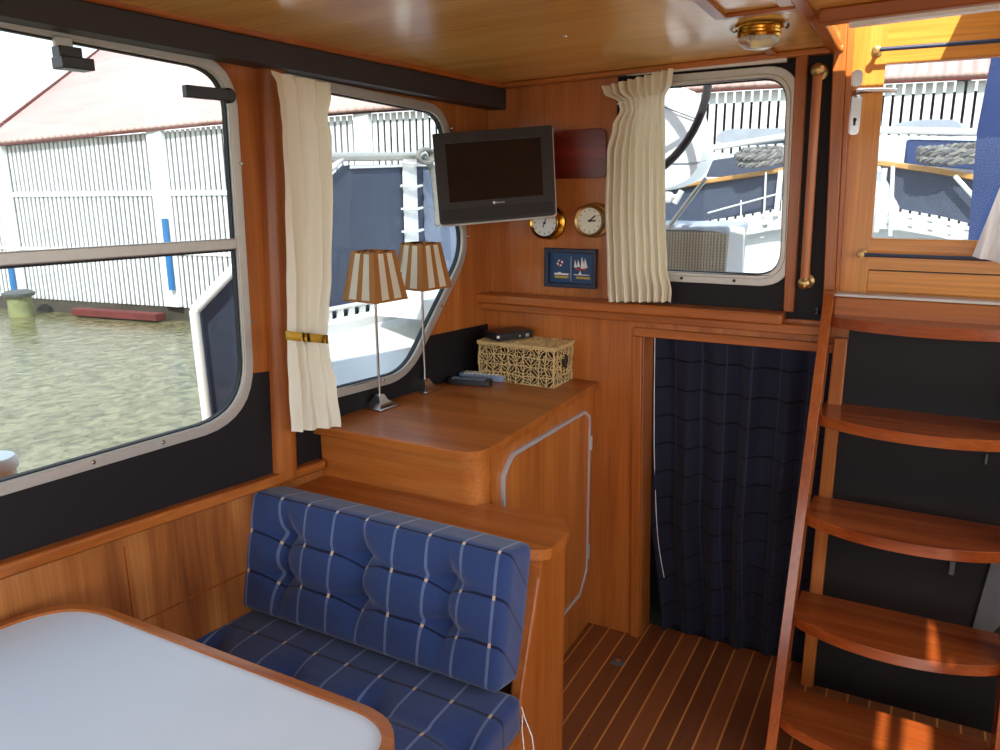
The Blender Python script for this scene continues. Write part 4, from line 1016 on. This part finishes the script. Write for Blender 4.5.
# white bulwark and side deck
mb = MB().plate([[V((XC-.06, 2.06, .2)), V((XC-.06, 4.7, .2)), V((XC-.06, 4.7, .99)), V((XC-.06, 2.06, 1.02))]], V((.12, 0, 0)))
mb.plate([[V((XC+.02, 2.06, .99)), V((-1.56, 2.03, .78)), V((-1.50, 2.45, .80)), V((-1.50, 4.7, .82)), V((XC+.02, 4.7, .985))][:2]+[V((-1.56, 4.7, .77)), V((XC+.02, 4.7, .98))]], V((0, 0, -.03)))
tag(build('bulwark', mb, 'white_gel', bevel=.01), 'white raised bulwark and side deck below the navy screen', 'bulwark')
p = V((-2.0, 1.03, -.70)); tag(build('bollard', MB().lathe(p, (0, 0, 1), [(.05, 0), (.05, 1.56), (.056, 1.565), (.056, 1.585), (.05, 1.595), (0, 1.595)], 24), 'white_plastic'), 'white round post outside the large window at lower left', 'post')
# --- own aft deck beyond bulkhead window and door
mb = MB().box(-2.0, 1.8, 2.60, 4.15, 1.02, 1.10)
struct('deck', mb, 'white_gel')['kind'] = 'structure'
# steering wheel
c = ony(607, 84, 2.80); Rw = .362
T = thing('steering_wheel', c, 'large black rimmed steering wheel seen through the bulkhead window', 'steering wheel')
build('rim', MB().tube([c+V((math.cos(a)*Rw, 0, math.sin(a)*Rw)) for a in [2*PI*k/64 for k in range(64)]], .0145, 12, closed=True), 'wheel_black', T)
for k in range(3):
    a = 2*PI*k/3+.5; build('spoke', MB().tube([c, c+V((math.cos(a)*Rw, 0, math.sin(a)*Rw))], .010, 8), 'steel', T)
build('hub', MB().lathe(c+V((0, .03, 0)), (0, -1, 0), [(.05, 0), (.05, .04), (.03, .06), (0, .06)], 20), 'steel', T)
p0, p1 = ony(655, 84, 2.9), ony(700, 105, 2.9)
# white pod behind
o = [(630, 84), (664, 83), (684, 87), (692, 100), (695, 117), (701, 128), (703, 148), (698, 168), (688, 180), (676, 186), (660, 190), (630, 192)]
P = [ony(u, v, 3.15) for u, v in o]
P = rpoly(P, .02, 3)
HCV = T = tag(build('helm_cover', MB().plate([P], V((0, .18, 0))), 'white_gel', bevel=.012, seg=3, angle=60), 'bulky white cover standing behind the steering wheel', 'cover')
a = [ony(u, v, 3.147) for u, v in ((655, 163), (690, 163), (706, 160))]
build('seam', MB().tube(smooth(a), .003, 6), 'grey_tarp', T)
a = [ony(u, v, 3.14) for u, v in ((664, 107), (699, 120))]
build('cover_line', MB().tube(a, .0022, 6), 'navy_frame', HCV)['label'] = 'thin dark blue line'
p = ony(680, 196, 3.1); T = build('cleat', MB().tube([p+V((-.02, 0, -.028)), p+V((.006, 0, .02))], .011, 10).tube([p+V((-.05, 0, -.005)), p], .009, 10).lathe(p+V((-.05, 0, -.005)), (0, -1, 0), [(.022, -.02), (.022, .02), (0, .025)], 14), 'white_plastic', HCV)  # a cleat, only grouped under the helm cover
a, b = ony(706, 178, 3.0), ony(668, 228, 3.0); build('stay_tube', MB().tube([a, b], .009, 8), 'alu', HCV)  # separate stay tube, only grouped under the helm cover
build('pedestal', MB().box(c.x-.14, c.x+.02, 3.22, 3.38, 1.10, 1.60), 'white_gel', HCV, bevel=.02)
# wicker seat and cushion
P = [ony(u, v, 3.2) for u, v in ((640, 222), (734, 226))]
T = thing('wicker_bench', ((P[0].x+P[1].x)/2, 3.4, 1.10), 'grey brown wicker bench on the deck outside the bulkhead window', 'bench')
x0, x1 = P[0].x, P[1].x-.03; z1 = P[1].z
plaid_mat('wicker_weave', (140, 122, 98), (168, 150, 126), (104, 88, 70), .012, .012, 0, 0, None, wx=.25, wy=.22)
mb = MB(); G = [[V((x0+(x1-x0)*i/8, 3.2, 1.10+(z1-1.12)*j/4)) for j in range(5)] for i in range(9)]; U = [[(q.x, q.z) for q in r] for r in G]; mb.grid(G, 0, False, U)
G = [[V((x1, 3.2+.35*i/8, 1.10+(z1-1.12)*j/4)) for j in range(5)] for i in range(9)]; mb.grid(G, 0, False, [[(q.y, q.z) for q in r] for r in G])
build('body', mb, 'wicker_weave', T, solid=.02)
build('cushion', MB().box(x0, x1+.012, 3.19, 3.58, z1-.035, z1+.0), 'grey_tarp', T, bevel=.012)
q0, q1 = ony(731, 226, 3.22), ony(745, 270, 3.22)
tag(build('towel', MB().plate([[V((x1+.004, 3.22, z1)), V((q1.x-.02, 3.24, z1-.01)), V((q1.x-.01, 3.24, 1.11)), V((x1+.002, 3.2, 1.11))]], V((0, .03, 0))), 'white_cloth', bevel=.006), 'white towel hanging over the end of the wicker bench', 'towel')
# --- neighbouring boat
T = thing('neighbour_boat', (-.3, 5.3, -.65), 'moored boat with navy dodgers and wooden cap rail behind the deck', 'boat')
NV = V((.02, .05, 0))
def strip(pts, h0, h1, mat, name, th=.05, d=0.0, par=T):
    mb = MB(); 
    P = [nbp(u, v, d) for u, v in pts]
    up = V((0, 0, 1)); lo = [p+up*h0 for p in P]; hi = [p+up*h1 for p in P]
    mb.plate([lo+hi[::-1]], V((.02, th, 0)))
    return build(name, mb, mat, par)
rail = [(560, 201), (660, 187), (708, 179), (781, 167.5), (835, 162), (880, 160.5), (930, 167), (980, 175.5), (1040, 187)]
toe = [(560, 243), (660, 232), (708, 225), (735, 221), (775, 213.5), (835, 210), (900, 214), (940, 221), (975, 230), (1040, 244)]
P = [nbp(u, v, -.04) for u, v in rail]
mb = MB()
mb.plate([[p for p in P]+[p+V((0, 0, -.028)) for p in P[::-1]]], V((.03, .10, 0)))
build('cap_rail', mb, 'cap_wood', T, bevel=.005)
P1 = [nbp(u, v+5) for u, v in rail]; P2 = [nbp(u, v-5) for u, v in toe]
for (i0, i1, j0, j1) in ((1, 4, 1, 5), (5, 8, 6, 10)):
    build('dodger', MB().plate([P1[i0:i1][:] + P2[j0:j1][::-1]], V((.02, .02, 0))), 'navy_canvas', T)
for (a0, b0_, a1, b1_, r) in ((708, 213, 781, 193, .006), (885, 168, 876, 232, .014), (893, 166, 890, 236, .011), (781, 170, 776, 216, .016), (766, 172, 764, 216, .006), (955, 176, 982, 206, .012), (741, 200, 741, 222, .004)):
    build('stanchion', MB().tube([nbp(a0, b0_, -.06), nbp(a1, b1_, -.06)], r, 8), 'white', T)
P = [nbp(u, v-2, -.05) for u, v in toe]; Q = [nbp(u, v+16, -.05) for u, v in toe]; mb = MB()
for k in range(len(P)-1):
    n_ = max(2, round((P[k+1]-P[k]).length/.13)); hs = []
    for q in range(n_):
        for r0, r1 in ((.22, .42), (.62, .82)):
            f = lambda a, b: P[k].lerp(P[k+1], a).lerp(Q[k].lerp(Q[k+1], a), b)
            a0, a1 = (q+.36)/n_, (q+.64)/n_; hs.append([f(a0, r0), f(a0, r1), f(a1, r1), f(a1, r0)])
    mb.plate([[P[k], P[k+1], Q[k+1], Q[k]]]+hs, V((.004, .012, 0)))
build('toe_rail', mb, 'white', T)
Hh = [nbp(u, v, .02) for u, v in toe]
build('hull', MB().plate([[V((p.x, p.y, p.z-.02)) for p in Hh]+[V((p.x, p.y, -.8)) for p in Hh[::-1]]], V((.0, .5, 0))), 'white_gel', T)
# superstructure: white coaming with blue cover, boom with tarp
P = [nbp(u, v, .45) for u, v in ((560, 185), (1060, 150), (1060, 215), (560, 235))]
build('coachroof', MB().plate([[nbp(600, 152, .5), nbp(715, 152, .5), nbp(740, 157, .5), nbp(800, 140, .5), nbp(880, 135, .5), nbp(1050, 137, .5), nbp(1050, 200, .5), nbp(600, 200, .5)]], V((.1, 1.0, 0))), 'white_gel', T, bevel=.03)
build('cover', MB().plate([[nbp(705, 177, .3), nbp(712, 160, .3), nbp(745, 155, .3), nbp(790, 152, .3), nbp(790, 176, .3)]], V((.1, .25, 0))), 'navy_canvas', T, bevel=.02)
build('cover', MB().plate([[nbp(905, 139, .3), nbp(1050, 142, .3), nbp(1050, 176, .3), nbp(902, 164, .3)]], V((.1, .25, 0))), 'blue_canvas', T, bevel=.02)
build('boom', MB().tube([nbp(712, 148, .28), nbp(800, 134, .28), nbp(850, 130, .28), nbp(880, 130, .28), nbp(1050, 134, .28)], .02, 8), 'white', T)
# tarp heap
def heap(pts, d, lab, mat='grey_tarp'):
    P = [nbp(u, v, d) for u, v in pts]; return tag(build('tarpaulin', MB().plate([rpoly(P, .05, 3)], V((.05, .35, 0))), mat, bevel=.05, seg=3, angle=60), lab, 'tarpaulin')
heap([(714, 142), (718, 133), (728, 129), (785, 128), (800, 131), (800, 139), (735, 144)], .5, 'grey folded tarpaulin on the neighbouring boat seen through the bulkhead window')
heap([(882, 131), (900, 122), (930, 119), (957, 120), (962, 128), (957, 134)], .5, 'pale folded tarpaulin on the neighbouring boat seen through the door')
# rope coils
def coil(u, v, d, R, n, lab, mat, hh):
    c = nbp(u, v, d); mb = MB(); rnd = random.Random(int(u))
    for k in range(n):
        r = R*(1-.09*(k % 4)); dz = .016*(k//2)*hh
        off = V((rnd.uniform(-.015, .015), 0, dz)); tl = rnd.uniform(-.25, .25)
        for ph in (0, PI):
            pp = []
            for j in range(96):
                a = 2*PI*j/96; o2 = 12*a+ph; rr = r+.010*math.cos(o2)
                pp.append(c+off+V((math.cos(a)*rr, math.sin(a)*rr*.45, math.sin(a)*r*(.12+tl*.5)+math.cos(a)*r*tl*.5+.010*math.sin(o2))))
            mb.tube(pp, .0105, 5, mi=0 if ph else 1, closed=True)
    tag(build('rope_coil', mb, [mat, 'rope']), lab, 'rope')
coil(763, 159, -.04, .15, 8, 'loose grey rope coil on cap rail seen through bulkhead window', 'rope_dark', 1)
coil(955, 158, -.04, .17, 8, 'dark rope coil on cap rail seen through the door', 'rope_dark', .8)
# blue sprayhood edge at the right of the door pane
P = [ony(u, v, 3.3) for u, v in ((992, 54), (1060, 50), (1060, 240), (968, 240), (977, 130))]
T = tag(build('spray_hood', MB().plate([P], V((.05, .03, 0))), 'blue_canvas'), 'bright blue canvas flap outside the right side of the door', 'canvas flap')
# tower building beyond, door window
P = [ony(u, v, 13) for u, v in ((959, 66), (973, 66), (970, 150), (958, 150))]
tag(build('gate_tower', MB().box(P[0].x, P[1].x, 13, 13.4, -.65, P[0].z), 'tower_blue', bevel=.02), 'narrow blue grey tower beside the shed end', 'tower')

# ================================================================== LIGHT, SKY, CAMERA
w = bpy.data.worlds.new('sky'); bpy.context.scene.world = w; w.use_nodes = True; t = w.node_tree; bg = t.nodes['Background']
tcn = t.nodes.new('ShaderNodeTexCoord'); sp = t.nodes.new('ShaderNodeSeparateXYZ'); t.links.new(tcn.outputs['Generated'], sp.inputs[0])
rp = t.nodes.new('ShaderNodeValToRGB'); e = rp.color_ramp.elements; e[0].position = 0; e[0].color = (.55, .55, .52, 1); e[1].position = 1; e[1].color = (.50, .72, 1, 1)
q = e.new(.04); q.color = (.95, .98, 1, 1); q = e.new(.45); q.color = (.78, .90, 1, 1)
t.links.new(sp.outputs['Z'], rp.inputs['Fac']); t.links.new(rp.outputs['Color'], bg.inputs['Color']); bg.inputs['Strength'].default_value = 3.2
sd = bpy.data.lights.new('sun', 'SUN'); sd.energy = 10; sd.angle = math.radians(.53); sd.color = (1, .95, .86)
so_ = bpy.data.objects.new('sun', sd); C.objects.link(so_); S = V((.35, -1, 1.0)); so_.rotation_euler = S.to_track_quat('Z', 'Y').to_euler(); so_.location = S*10
cd_ = bpy.data.cameras.new('camera'); cam = bpy.data.objects.new('camera', cd_); C.objects.link(cam)
cd_.sensor_fit = 'HORIZONTAL'; cd_.sensor_width = 36; cd_.lens = F/1000*36; cd_.clip_start = .02; cd_.clip_end = 200
# rows of the world axes in camera coordinates -> camera basis in world
r_ = V((_x[0], _y[0], _z[0])); u_ = V((_x[1], _y[1], _z[1])); f_ = V((_x[2], _y[2], _z[2]))
M = Matrix((( r_.x, u_.x, -f_.x, CAM.x), (r_.y, u_.y, -f_.y, CAM.y), (r_.z, u_.z, -f_.z, CAM.z), (0, 0, 0, 1)))
cam.matrix_world = M; bpy.context.scene.camera = cam
sc_ = bpy.context.scene; sc_.view_settings.view_transform = 'Standard'; sc_.view_settings.look = 'None'; sc_.view_settings.gamma = 1
sc_.view_settings.use_curve_mapping = False; sc_.view_settings.exposure = 0.35
sc_.cycles.max_bounces = 10; sc_.cycles.diffuse_bounces = 6; sc_.cycles.transparent_max_bounces = 12; sc_.cycles.sample_clamp_indirect = 8
